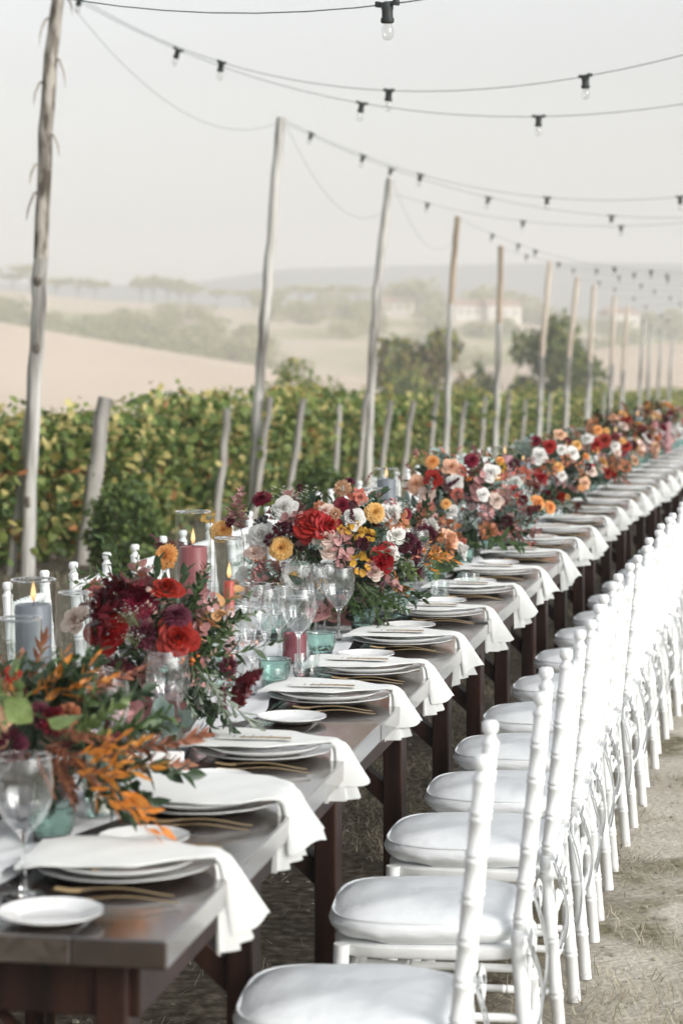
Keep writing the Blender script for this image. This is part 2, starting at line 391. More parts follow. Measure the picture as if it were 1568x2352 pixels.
for i in range(3):
    mb = MB(); pts = [(0, 0, -.15)]; x = y = 0
    for k in range(6): x += random.uniform(-.05, .05); y += random.uniform(-.03, .03); pts.append((x, y, .12+.14*k))
    mb.tube(pts, [.045, .038, .034, .03, .034, .026, .02], 7)
    for s in (-1, 1): mb.tube([pts[-1], (x+s*.2, y, .95), (x+s*.6, y+.02, 1.0)], [.018, .013, .008], 5)
    TM.append(mb.mesh('vine_trunk', WB))
vdir = Vector((.215, 1, 0)).normalized(); vn = Vector((-vdir.y, vdir.x, 0)); vrz = math.atan2(-vdir.x, vdir.y)+math.pi/2
def vine(s, w_, me, tr, label, group, sc=1.0):
    p = Vector((-2.75, 16.2, 0))+vdir*s+vn*w_
    o = thing('grape_vine', label, 'vine', (p.x, p.y, gz(p.x, p.y)), vrz+random.uniform(-.06, .06)+random.choice([0, math.pi]), group)
    O('foliage', me, o, scale=(1, random.uniform(.85, 1.25), sc*random.uniform(.88, 1.10)))
    if tr: O('trunk', tr, o)
def nth(k):
    return ORD[k-1] if k <= len(ORD) else 'last'
s = -6.0; k = 0
while s < 62:
    k += 1; vine(s, 0, random.choice(VM), random.choice(TM), 'leafy grape vine, '+nth(k)+' along the front vineyard row from the left', 'grape vines of the front row'); s += 1.12 if s < 30 else 1.5
for rw, w_ in enumerate((2.4, 4.8, 7.2, 9.8, 12.6, 15.6, 19)):
    s = (0, 6, 12, 18, 22, 28, 34)[rw]
    while s < 92:
        vine(s, w_, random.choice(FM), None, 'yellowing grape vine in the rows behind the front vineyard row', 'grape vines of the back rows', 1.0); s += 2.7
s = 62
while s < 96:
    k += 1; vine(s, 0, random.choice(FM), None, 'leafy grape vine, '+nth(k)+' along the front vineyard row from the left', 'grape vines of the front row'); s += 2.7
# vineyard posts, each where the photograph shows one
PG = mat('weathered_wood', (.27, .25, .225), .85, .3, 9, bump=.5, bscale=26, stretch=(1, 1, .12), col2=(.50, .475, .435), bdist=.006)
def post_mesh(h, r, lean, seed):
    rr = random.Random(seed); mb = MB(); pts = []; rad = []
    for k in range(9):
        f = k/8; pts.append((lean*f*h+rr.gauss(0, .006), rr.gauss(0, .006), -.2+f*(h+.2))); rad.append(r*(1-.12*f)*rr.uniform(.93, 1.07))
    mb.tube(pts, rad, 9); return mb.mesh('vineyard_post', PG)
post_px = [(66, .14, 'just behind the nearest tall pole'), (237, .16, 'leaning between the first and second poles'), (520, .12, 'half hidden left of the second pole'),
           (615, .16, 'just right of the second pole'), (692, .18, 'leaning over the round green shrub'), (777, .06, 'short, left of the third pole'), (838, .1, 'beside the third pole'),
           (893, .14, 'right of the third pole'), (945, .15, 'in yellowing leaves'), (1000, .12, 'left of the fourth pole'), (1065, .13, 'right of the fourth pole'),
           (1112, .1, 'left of the fifth pole'), (1168, .12, 'right of the fifth pole'), (1205, .1, 'between the fifth and sixth poles'), (1262, .08, 'right of the sixth pole'), (1300, .08, 'left of the seventh pole'),
           (1345, .06, 'right of the seventh pole'), (1385, .06, 'right of the eighth pole'), (1425, .05, 'far down the row')]
for i, (px, lean, txt) in enumerate(post_px):
    Zp = 29*.608*1645/(1880-px)-(.22 if i else -.3); h = 1.27+.07*math.sin(i*2.3); x = (px-784)*Zp/F-lean*h*.9
    o = thing('vineyard_post', 'short grey vineyard post '+txt, 'post', (x, Zp, gz(x, Zp)), 0, 'vineyard posts in the front row', me=post_mesh(h, .043 if i > 1 else (.038, .072)[i], lean, i))
# trellis wires on the front row
WI = mat('wire', (.2, .2, .19), .5, metal=.6)
for hh, nm in ((.75, 'lower'), (1.15, 'upper')):
    mb = MB(); pts = []
    for k in range(36):
        p = Vector((-2.75, 16.2, 0))+vdir*(-6+k*2.0)-vn*.12; pts.append((p.x, p.y, gz(p.x, p.y)+hh+.01*math.sin(k)))
    mb.tube(pts, .0025, 4); thing('trellis_wire', nm+' thin steel wire along the front vineyard row', 'wire', me=mb.mesh('trellis_wire', WI))
# round shrubs at the foot of the row
def shrub(px, py_top, wpx, Z, label):
    x = (px-784)*Z/F; g = gz(x, Z); top = EYE-(py_top-805)*Z/F-g; rx = wpx*Z/F/2
    def sh(n):
        d = np.random.normal(size=(n, 3)); d /= np.linalg.norm(d, axis=1)[:, None]; rr = np.random.uniform(.55, 1, n)[:, None]**.5*(1+.12*np.sin(d[:, :1]*9+d[:, 2:]*7))
        return d*rr*np.array([rx, rx, top/2])+np.array([0, 0, top/2])
    V1, F1, M1 = leafcloud(2600, sh, .06, 2, [.55, .45])
    o = thing('round_shrub', label, 'shrub', (x, Z, g)); O('foliage', npmesh('foliage', V1, F1, M1, [LS, LM]), o)
    mb = MB()
    for k in range(5): a_ = k*1.3; mb.tube([(0, 0, -.05), (.1*math.cos(a_), .1*math.sin(a_), top*.3), (.3*rx*math.cos(a_), .3*rx*math.sin(a_), top*.7)], [.02, .014, .006], 5)
    mb.build('stem', WB, o)
shrub(288, 1100, 170, 16.3, 'round bright green shrub below the leaning post left of the flowers')
shrub(735, 1048, 120, 19.5, 'smaller round green shrub at the foot of the vines in the middle')

# ------------------------------------------------------------------ tall poles and festoon lights
PP = mat('peeled_pole_wood', (.17, .155, .135), .85, .3, 9, bump=.9, bscale=34, stretch=(1, 1, .09), col2=(.56, .545, .51), bdist=.012, ramp=(.36, .56))
PK = mat('pole_bark', (.13, .105, .08), .9, .35, 14, bump=.9, bscale=24, stretch=(1, 1, .3), col2=(.42, .385, .335), ramp=(.40, .58))
PWM = mat('sunlit_tint_pole_wood', (.22, .16, .11), .85, .3, 7, bump=.6, bscale=26, stretch=(1, 1, .12), col2=(.50, .40, .30))  # pole wood with low warm sunlight put into its colour
PW2 = mat('sunlit_tint_far_pole', (.52, .42, .33), .85, .2, 5, bump=.4, bscale=22, stretch=(1, 1, .14), col2=(.70, .61, .52))  # same for the farther poles: paler peach standing in for sunlight
poles = []   # (top px, top py, Z, base px, radius)
pole_in = [(16.2, [(62, None), (72, 1000), (85, 800), (100, 440), (108, 300), (112, 180), (130, 30), (136, -20)], 43),
           (22.8, [(574, None), (590, 950), (610, 700), (628, 480), (645, 270)], 30),
           (28.5, [(842, None), (848, 950), (862, 700), (878, 550), (895, 410)], 26),
           (33.9, [(1020, None), (1030, 800), (1040, 620), (1050, 497)], 19),
           (38.5, [(1133, None), (1142, 850), (1147, 700), (1150, 565)], 18),
           (45.5, [(1232, None), (1245, 800), (1262, 602)], 17),
           (50.6, [(1293, None), (1305, 820), (1325, 637)], 16),
           (54.2, [(1345, None), (1355, 800), (1363, 655)], 15),
           (59.8, [(1395, None), (1403, 850), (1410, 680)], 13),
           (63.8, [(1423, None), (1430, 850), (1440, 703)], 12),
           (69.4, [(1462, None), (1470, 850), (1478, 735)], 11),
           (74.5, [(1485, None), (1488, 850), (1494, 745)], 10),
           (80.0, [(1505, None), (1512, 850), (1520, 758)], 9),
           (86.0, [(1530, None), (1538, 850), (1546, 770)], 9)]
pole_lab = ['tall crooked wooden pole with peeling bark at the far left', 'second tall pale pole, between the candles and the flowers', 'third tall pale pole, rising behind the tall grey candle',
            'fourth tall pole, its top tinted orange-brown as if sunlit', 'fifth tall pole, left of the dark tree', 'sixth tall pole, in front of the dark round tree', 'seventh tall pole, just right of the dark round tree']
tops = []
for i, (Z, pts, wpx) in enumerate(pole_in):
    P3 = []
    for (px, py) in pts:
        p = PW(px, py if py is not None else 1000, Z)
        if py is None: p.z = gz(p.x, Z)-.25
        P3.append(p)
    base = P3[0].copy(); base.z += .25
    rr = random.Random(i+50); fine = []; rad = []; r0 = wpx*Z/F/2*.8
    for a_, b_ in zip(P3[:-1], P3[1:]):
        n = max(2, int((b_-a_).length/.16))
        for k in range(n): fine.append(a_.lerp(b_, k/n))
    fine.append(P3[-1]); q = [fine[0]]
    for k in range(1, len(fine)-1): q.append((fine[k-1]+fine[k]*2+fine[k+1])/4)
    q.append(fine[-1]); n = len(q)
    for k in range(n): rad.append(r0*(1.06-.22*k/n)*(1+.02*math.sin(k*.9+i)+rr.uniform(-.035, .035)))
    o = thing('tall_pole', pole_lab[i] if i < len(pole_lab) else ORD[i]+' tall pole along the vineyard, counted from the nearest at the left', 'pole', base, 0, 'tall wooden poles beside the tables')
    loc = [p-base+Vector((rr.gauss(0, .004), rr.gauss(0, .004), 0)) for p in q]
    if i == 0:
        c = int(n*.60); mb = MB(); mb.tube(loc[:c+1], rad[:c+1], 12); mb.build('peeled_trunk', PP, o)
        mb = MB(); mb.tube(loc[c-1:], [r*1.035 for r in rad[c-1:]], 12); mb.build('barked_top', PK, o)
        for (fx, sd_, ln) in ((.66, -1, .2), (.75, 1, .13), (.80, -1, .14), (.86, 1, .16), (.93, -1, .16), (.97, 1, .12), (.90, -1, .10), (.71, -1, .12)):
            p = loc[min(n-1, int(n*fx))]; mb = MB(); mb.tube([p, p+Vector((sd_*.07, -.03, -.03)), p+Vector((sd_*(.085+ln*.12), -.04, -.04-ln*.5)), p+Vector((sd_*(.08+ln*.22), -.04, -.05-ln*rr.uniform(.9, 1.3)))], [.012, .011, .008, .002], 5)
            mb.build('bark_strip', PK, o)
        for fz in (.42, .55, .20):
            p = loc[int(n*fz)]; mb = MB(); mb.ball((p.x-.0, p.y-rad[int(n*fz)]*.86, p.z), .03, 8, 5, (1, .5, 1.7)); mb.build('knot', PK, o)
    elif 3 <= i <= 9:
        c = int(n*(.68 if i < 5 else .55)); mb = MB(); mb.tube(loc[:c+1], rad[:c+1], 10); mb.build('shaft', PP, o)
        mb = MB(); mb.tube(loc[c:], rad[c:], 10); mb.build('sunlit_tint_top', PWM if i < 5 else PW2, o)  # upper shaft coloured as sunlit; the wood itself is like the shaft below
    else:
        mb = MB(); mb.tube(loc, rad, 10); mb.build('shaft', PP, o)
    tops.append(Vector(P3[-1]))
right = [Vector((3.5, 5.0, 4.2)), Vector((4.2, 7.0, 4.2)), Vector((5.0, 11.0, 4.2)), Vector((6.2, 17, 4.1)), Vector((7.2, 23, 4.0)), Vector((8.3, 29, 3.9)), Vector((9.5, 35, 3.75)), Vector((10.8, 41, 3.6)),
         Vector((12, 47, 3.4)), Vector((13.3, 53, 3.3)), Vector((14.5, 59, 3.1)), Vector((15.8, 65, 3.0)), Vector((17, 71, 2.9))]
for i, p in enumerate(right):
    mb = MB(); g = gz(p.x, p.y); mb.tube([(0, 0, -.25), (.02, .01, (p.z-g)*.5), (0, 0, p.z-g+.05)], [.062, .056, .048], 10)
    thing('tall_pole', ORD[i]+' tall pole of the right-hand line, counted from the camera', 'pole', (p.x, p.y, g), 0, 'tall wooden poles beside the tables', me=mb.mesh('tall_pole', PP))
BK = mat('socket_rubber', (.035, .042, .04), .55, .2, 20)
CB = mat('cable_rubber', (.06, .105, .095), .5, .2, 20)
BG = thin_glass('bulb_glass', (.93, .93, .93), 1.3)
FIL = mat('filament', (.6, .5, .35), .4, metal=.5)
mb = MB()
mb.lathe([(0, -.062), (.021, -.062), (.023, -.058), (.023, -.047), (.019, -.045), (.019, -.02), (.021, -.014), (.02, .004), (.012, .009), (0, .009)], 14)
mb.box((0, 0, .002), (.086, .018, .012)); mb.box((.036, 0, .003), (.012, .024, .018)); mb.box((-.036, 0, .003), (.012, .024, .018))
SOCK = mb.mesh('lamp_socket', BK)
mb = MB(); mb.lathe([(.013, -.060), (.014, -.068), (.019, -.078), (.0225, -.092), (.0215, -.105), (.014, -.116), (.005, -.1205), (0, -.121)], 16)
BULB = mb.mesh('bulb', BG)
mb = MB()
for s_ in (-.004, .004): mb.tube([(s_, 0, -.062), (s_*1.3, 0, -.085), (s_*.8, 0, -.105)], .0007, 4)
FILM = mb.mesh('filament', FIL)
def festoon(a_, b_, sag, n, label, ts=None, sz=1.0):
    o = thing('festoon_lights', label, 'string lights', a_, 0, 'strings of lamps between the poles')
    pts = []
    for k in range(41):
        f = k/40; p = a_.lerp(b_, f)-a_; p.z -= sag*4*f*(1-f); pts.append(p)
    mb = MB(); mb.tube(pts, .0023*sz, 5); mb.build('cable', CB, o)
    for f in (ts if ts else [(k+.6)/n for k in range(n)]):
        p = a_.lerp(b_, f)-a_; p.z -= sag*4*f*(1-f)
        d = (b_-a_); dz = d.z-sag*4*(1-2*f); hl = math.hypot(d.x, d.y)
        s_ = O('lamp_socket', SOCK, o, p, (0, -math.atan2(dz, hl), math.atan2(d.y, d.x))); s_.rotation_mode = 'XYZ'
        bb = O('bulb', BULB, s_); O('filament', FILM, s_)
p0 = tops[0]
# first string: from a pole outside the frame at the left to the right-hand line
L0 = Vector((-3.4, 9.9, 4.3)); L00 = Vector((-4.6, 5.0, 4.3))
mid = PW(890, 10, 7.6)
def through(a_, b_, px, py):       # sag so that the cable passes the pixel height at that column
    best = None
    for k in range(1, 200):
        f = k/200; p = a_.lerp(b_, f)
        if p.y <= 0: continue
        x = 784+F*p.x/p.y
        if best is None or abs(x-px) < best[0]: best = (abs(x-px), f, p)
    _, f, p = best; zt = EYE-(py-805)*p.y/F
    return (p.z-zt)/(4*f*(1-f))
def tfor(a_, b_, pxs):
    out = []
    for px in pxs:
        f = min((k/400 for k in range(1, 400) if a_.lerp(b_, k/400).y > .5), key=lambda f: abs(784+F*a_.lerp(b_, f).x/a_.lerp(b_, f).y-px)); out.append(f)
    return out
def string(a_, b_, px, py, pxs, label, extra=()):
    festoon(a_, b_, through(a_, b_, px, py), 0, label, tfor(a_, b_, pxs)+list(extra))
string(L0, right[0], 890, 10, [-60, 890, 1700], 'nearest string of lamps, crossing the very top edge', (.12,))
string(tops[0]+Vector((.05, 0, .02)), right[1], 893, 208, [182, 508, 893, 1340], 'string of lamps with one bulb high in the middle of the sky', (.93,))
string(tops[0]+Vector((.08, .05, -.03)), right[2], 1235, 268, [410, 830, 1237, 1640], 'string of lamps sagging just below the uppermost long one', (.9,))
string(tops[1]+Vector((.05, 0, -.03)), right[3], 1255, 454, [715, 835, 965, 1255, 1563], 'string of lamps from the second pole, sagging left of centre', (.86,))
string(tops[1]+Vector((.06, .05, -.06)), right[4], 1403, 496, [900, 1122, 1403, 1600], 'string of lamps from the second pole, sagging far right', (.85,))
string(tops[2]+Vector((.05, 0, -.2)), right[4], 1200, 508, [982, 1200, 1427], 'string of lamps from the third pole', (.8,))
string(tops[3]+Vector((.05, 0, -.05)), right[5], 1410, 615, [1130, 1190, 1230, 1410, 1495], 'string of lamps from the fourth pole', (.8,))
string(tops[4]+Vector((.05, 0, -.05)), right[6], 1455, 628, [1210, 1283, 1370, 1455, 1530], 'string of lamps from the fifth pole', (.8,))
for i in range(5, 12):
    string(tops[i]+Vector((.04, 0, -.05)), right[min(i+1, 12)], 1560, 640+(i-5)*14, [], 'string of lamps from the '+ORD[i]+' pole', [(k+.5)/7 for k in range(7)])
# plain cables from pole to pole on the left
def cable(a_, b_, sag, label):
    mb = MB(); pts = []
    for k in range(25): f = k/24; p = a_.lerp(b_, f)-a_; p.z -= sag*4*f*(1-f); pts.append(p)
    mb.tube(pts, .0020, 5); thing('feed_cable', label, 'cable', a_, me=mb.mesh('feed_cable', CB))
cable(tops[0]+Vector((.03, 0, -.02)), tops[1]+Vector((0, 0, -.04)), .42, 'thin bare cable drooping from the first to the second pole')
cable(tops[1]+Vector((.03, 0, -.02)), tops[2]+Vector((0, 0, -.35)), .5, 'thin bare cable drooping from the second to the third pole')
cable(tops[2]+Vector((.03, 0, -.02)), tops[3]+Vector((0, 0, -.3)), .5, 'thin bare cable drooping from the third to the fourth pole')
cable(L0, tops[0]+Vector((0, 0, -.05)), .3, 'thin bare cable entering at the top left corner')

# ------------------------------------------------------------------ trees
TD = mat('tree_leaf_dark', (.06, .11, .012), .6, .3, 2, trans=.25, col2=(.14, .19, .025))
TB = mat('tree_leaf_olive', (.24, .26, .04), .6, .3, 2, trans=.3, col2=(.40, .38, .07))
TR = mat('tree_leaf_russet', (.26, .18, .075), .6, .3, 2, trans=.2)
def crown_pts(blobs):
    def f(n):
        r = np.random; k = r.choice(len(blobs), n, p=np.array([b[3]**2 for b in blobs])/sum(b[3]**2 for b in blobs))
        B = np.array([b[:3] for b in blobs])[k]; rad = np.array([b[3] for b in blobs])[k][:, None]
        d = r.normal(size=(n, 3)); d /= np.linalg.norm(d, axis=1)[:, None]
        return B+d*rad*r.uniform(.5, 1.05, n)[:, None]**.5*np.array([1, 1, .8])
    return f
def tree_mesh(seed, h, spread, n, size, mats, wts, trunkh=.3, flat=False, nb=16):
    rr = random.Random(seed); np.random.seed(seed); bl = []
    for k in range(nb):
        a_ = rr.uniform(0, 6.28); q_ = rr.uniform(0, 1)**.5
        if flat: bl.append((math.cos(a_)*q_*spread, math.sin(a_)*q_*spread, h*(.86+.08*rr.random()), h*.12))
        else:
            zz = trunkh+(1-trunkh)*rr.uniform(.12, .88); wd = math.sin(math.pi*(.18+.62*(zz-trunkh)/(1-trunkh)))
            bl.append((math.cos(a_)*q_*spread*wd, math.sin(a_)*q_*spread*wd, h*zz, spread*rr.uniform(.28, .46)))
    Vv, Ff, Mm = leafcloud(n, crown_pts(bl), size, len(mats), wts)
    cm = npmesh('crown', Vv, Ff, Mm, mats); mb = MB()
    mb.tube([(0, 0, -.3), (.02*h, 0, h*trunkh), (.0, .02*h, h*.75)], [h*.03, h*.022, h*.008], 8)
    for b in bl[:8]: mb.tube([(.015*h, 0, h*trunkh*.9), tuple((Vector(b[:3])*.6+Vector((0, 0, h*trunkh*.4)))), b[:3]], [h*.012, h*.008, h*.003], 5)
    return cm, mb.mesh('trunk', WB)
def tree(kind, label, cat, px, pybase, Z, meshes, sc=1, group=None, X=None, sink=0):
    x = X if X is not None else (px-784)*Z/F; o = thing(kind, label, cat, (x, Z, gz(x, Z)-sink), random.uniform(0, 6), group)
    o.scale = (sc, sc, sc) if not hasattr(sc, '__len__') else sc
    O('crown', meshes[0], o); O('trunk', meshes[1], o); return o
T1 = tree_mesh(3, 6.6, 2.7, 5200, .42, [TD, TB, TR], [.3, .4, .3], .16)
T2 = tree_mesh(5, 7.2, 3.2, 5600, .42, [TD, TB], [.72, .28], .25)
T3 = tree_mesh(9, 4.2, 2.4, 1500, .40, [TD, TB], [.7, .3], .1)
tree('bushy_tree', 'dark bushy tree with a russet crown left of the fourth and fifth poles', 'tree', 985, 0, 165, T1, sc=(1.2, 1.2, 1.72), sink=0)
tree('low_bush', 'low dark green bush at the foot of the russet tree', 'bush', 928, 0, 160, T3, sc=(.75, .9, 2.25))
tree('small_tree', 'small dark tree between the two larger dark trees', 'tree', 1118, 0, 170, T3, sc=(.48, .6, 2.35))
tree('round_tree', 'dark spreading tree with a sunlit top behind the sixth and seventh poles', 'tree', 1268, 0, 168, T2, sc=(1.05, 1.1, 1.68))
tree('low_bush', 'low dark bush left of the spreading dark tree', 'bush', 1205, 0, 166, T3, sc=(.45, .6, 2.0))
tree('leafy_sapling', 'bright young tree above the vines right of the second pole', 'tree', 690, 0, 60, tree_mesh(12, 2.9, 1.0, 900, .16, [LM, LY], [.7, .3], .2), sc=(1.5, 1, 1.05))
# hill trees far off
TH_ = mat('hill_leaf_olive', (.34, .35, .14), .7, .3, 2, trans=.3, col2=(.54, .51, .24))
HM = [tree_mesh(20+k, 9, 6, 520, 1.5, [TH_, TB], [.7, .3], .1) for k in range(3)]
UP = [tree_mesh(30+k, 10, 7, 380, 1.5, [TH_, TB], [.7, .3], .55, flat=True, nb=14) for k in range(2)]
rr = random.Random(11)
def onhill(px, Z, kind, label, group, meshes, sc):
    tree(kind, label, 'tree', px, 0, Z, meshes, sc, group)
kp = 0
for px, Z, s_ in [(-30, 900, .9), (30, 905, .8), (70, 900, 1.2), (130, 910, .85), (180, 905, .95), (220, 900, .85), (325, 900, 1.05), (352, 905, 1.2), (385, 900, 1.1), (412, 905, 1.0), (435, 900, .9),
                  (500, 910, .8), (560, 905, .75), (640, 900, .8), (690, 900, .95), (735, 905, .9), (780, 900, 1.0), (820, 905, .95), (880, 900, .8), (945, 900, 1.1)]:
    kp += 1; onhill(px, Z, 'umbrella_pine', 'hazy flat-topped umbrella pine on the far ridge, '+ORD[kp-1]+' from the left', 'umbrella pines along the far ridge', random.choice(UP), s_)
for k in range(165):
    px = rr.uniform(-60, 1600) if k < 95 else rr.uniform(-80, 620); Z = (rr.uniform(560, 740) if px < 560 else rr.uniform(560, 900)) if k < 95 else rr.uniform(540, 700)
    onhill(px, Z, 'hill_tree', 'hazy rounded tree on the far hillside', 'trees scattered over the far hillside', random.choice(HM), (rr.uniform(.6, 1.2), rr.uniform(.6, 1.0), rr.uniform(.4, .8)))
kp = 0
for px, Z, s_ in [(920, 860, 1.3), (960, 850, 1.5), (1000, 860, 1.1), (1090, 850, 1.2), (1130, 860, 1.4), (1190, 860, 1.2), (1240, 850, .9), (1480, 850, 1.0), (1550, 850, 1.2)]:
    kp += 1; onhill(px, Z, 'hill_tree', 'hazy tall tree among the ridge farm buildings, '+ORD[kp-1]+' from the left', 'trees among the far farm buildings', random.choice(HM), s_)
# pale farm houses on the ridge
HWm = mat('farmhouse_plaster', (.62, .58, .52), .9, .08, .3); HRm = mat('farmhouse_roof', (.36, .22, .15), .9, .2, .4); HDm = mat('farmhouse_window', (.06, .06, .06), .4)
for i, (px, Z, wd, hh_, lab) in enumerate([(915, 850, 12, 5, 'pale low farmhouse left of the hazy trees'), (1070, 840, 11, 6, 'pale farmhouse between the hazy trees'), (1148, 840, 14, 7, 'white two-storey farmhouse behind the fifth pole'),
                                       (1420, 840, 14, 8, 'pale farmhouse at the right of the ridge')]):
    x = (px-784)*Z/F; g = gz(x, Z); o = thing('farmhouse', lab, 'house', (x, Z, g), .2*i)
    mb = MB(); mb.box((0, 0, hh_/2-.5), (wd, 8, hh_+1)); mb.build('wall', HWm, o, smooth=False)
    mb = MB(); a_ = wd/2+.5; b_ = 4.6; mb.add([(-a_, -b_, hh_-.1), (a_, -b_, hh_-.1), (a_, b_, hh_-.1), (-a_, b_, hh_-.1), (-a_, 0, hh_+2.2), (a_, 0, hh_+2.2)], [(0, 1, 5, 4), (2, 3, 4, 5), (1, 2, 5), (3, 0, 4), (3, 2, 1, 0)]); mb.build('roof', HRm, o, smooth=False)
    for k in (-.3, 0, .3):
        mb = MB(); mb.box((wd*k, -4.03, hh_*.6), (1.1, .1, 1.5)); mb.build('window', HDm, o, smooth=False)
# ------------------------------------------------------------------ tables
TW_M = bpy.data.materials.new('dark_table_wood'); TW_M.use_nodes = True
t = TW_M.node_tree; N = t.nodes; L = t.links; P = N['Principled BSDF']
tc = N.new('ShaderNodeTexCoord'); mp = N.new('ShaderNodeMapping'); mp.inputs['Scale'].default_value = (14, 1.2, 14); L.new(tc.outputs['Object'], mp.inputs[0])
g1 = noi(3.0, 8, 1.2, mp.outputs[0]); c_ = ramp(g1, [(.3, (.010, .006, .005)), (.5, (.022, .011, .008)), (.72, (.038, .021, .015))])
g2 = noi(2.2, 6, .5, tc.outputs['Object']); c_ = mixc(rng(g2, .54, .66), c_, ramp(g1, [(.35, (.03, .022, .018)), (.62, (.11, .09, .075))]))
L.new(c_, P.inputs['Base Color'])
rr_ = N.new('ShaderNodeMapRange'); rr_.inputs['To Min'].default_value = .15; rr_.inputs['To Max'].default_value = .30; L.new(g2, rr_.inputs['Value']); L.new(rr_.outputs[0], P.inputs['Roughness'])
bp = N.new('ShaderNodeBump'); bp.inputs['Strength'].default_value = .25; bp.inputs['Distance'].default_value = .002; L.new(g1, bp.inputs['Height']); L.new(bp.outputs[0], P.inputs['Normal'])
P.inputs['Specular IOR Level'].default_value = 1.0; P.inputs['IOR'].default_value = 1.8; P.inputs['Coat Weight'].default_value = 1.0; P.inputs['Coat Roughness'].default_value = .16; P.inputs['Coat IOR'].default_value = 1.8
LW = mat('leg_wood', (.014, .006, .004), .5, .4, 3, bump=.15, bscale=20, stretch=(6, 6, .7), col2=(.042, .016, .010), spec=.3)
legs_by = {0: (.10, .98, 1.87), 1: (.80, 1.68), 2: (.40, 1.07, 1.85), 3: (.25, .95, 1.7), 4: (.2, 1.0, 1.8)}
for ti in range(len(EDGE)-1):
    a_, d_, Ln = tdir(ti); rz = math.atan2(-d_.x, d_.y)
    o = thing('farm_table', 'dark wooden farm table, '+('the nearest, its end at the lower left' if ti == 0 else ORD[ti]+' in the long run counted from the nearest'), 'table',
              (a_.x, a_.y, 0), rz, 'farm tables set end to end')
    # local: +y along, -x inward
    nb = 6; bw = (TW-.0)/nb; dz = (0, -.004, .003, -.002, .004, -.003)[ti % 6]
    for k in range(nb):
        mb = MB(); ex = .0 if k else 0
        mb.bbox((-(k+.5)*bw, Ln/2, TH-.0225+dz), (bw-.0012, Ln-.012, .045), .003)
        mb.build('plank', TW_M, o, smooth=False)
    mb = MB(); mb.bbox((-.075, Ln/2, TH-.045-.05), (.024, Ln-.16, .095), .003); mb.build('apron', LW, o, smooth=False)
    mb = MB(); mb.bbox((-TW+.075, Ln/2, TH-.045-.05), (.024, Ln-.16, .095), .003); mb.build('apron', LW, o, smooth=False)
    for yy in (.085, Ln-.085):
        mb = MB(); mb.bbox((-TW/2, yy, TH-.045-.05), (TW-.18, .024, .0925), .003); mb.build('end_apron', LW, o, smooth=False)
    for lv in legs_by.get(ti, (.2, 1.0, 1.8)):
        for x in (-.105, -TW+.105):
            mb = MB(); mb.bbox((x, lv*Ln/2, (TH-.048)/2), (.052, .082, TH-.05), .004); mb.build('leg', LW, o, smooth=False)
        s_ = 1 if lv < 1 else -1
        mb = MB()                                   # diagonal braces under the top
        for x, sx in ((-.105, -1), (-TW+.105, 1)):
            M_ = Matrix.Translation((x+sx*.15, lv*Ln/2, TH-.22))@Matrix.Rotation(sx*R(48), 4, 'Y'); mb.bbox((0, 0, 0), (.045, .05, .40), .003, M_)
            mb.build('brace', LW, o, smooth=False); mb = MB()

# ------------------------------------------------------------------ chairs
CW = mat('white_chair_paint', (.83, .84, .835), .5, .03, 20, bump=.12, bscale=50)
CU = mat('white_cushion_cloth', (.85, .87, .885), .85, .02, 8, bump=.6, bscale=11, bdist=.012, stretch=(1, 1, 3))
RB = mat('white_ribbon', (.85, .87, .88), .6, .02, 8, bump=.2, bscale=30)
def bamboo(mb, p0, p1, r, rings, n=10):
    p0 = Vector(p0); p1 = Vector(p1); Ln = (p1-p0).length; pts = []; rad = []; st = [(0, r)]
    for rg in rings:
        for o_ in (-.006, .006):
            c = rg*Ln+o_
            st += [(c-.0045, r), (c-.0025, r*1.12), (c+.0025, r*1.12), (c+.0045, r)]
    st.append((Ln, r)); st.sort(key=lambda q: q[0])
    for s_, rr2 in st: pts.append(p0.lerp(p1, s_/Ln)); rad.append(rr2)
    mb.tube(pts, rad, n)
def twist(mb, p0, p1, r, turns, n=8, seg=34):
    p0 = Vector(p0); p1 = Vector(p1); d = (p1-p0).normalized(); up = Vector((0, 0, 1)) if abs(d.z) < .9 else Vector((0, 1, 0)); a_ = d.cross(up).normalized(); b_ = a_.cross(d)
    for ph in (0, math.pi):
        pts = []
        for k in range(seg):
            f = k/(seg-1); th = ph+f*turns*2*math.pi; e = math.sin(math.pi*min(1, max(0, f)))**.3
            pts.append(p0.lerp(p1, f)+(a_*math.cos(th)+b_*math.sin(th))*r*.55*e)
        mb.tube(pts, r*.75, 6)
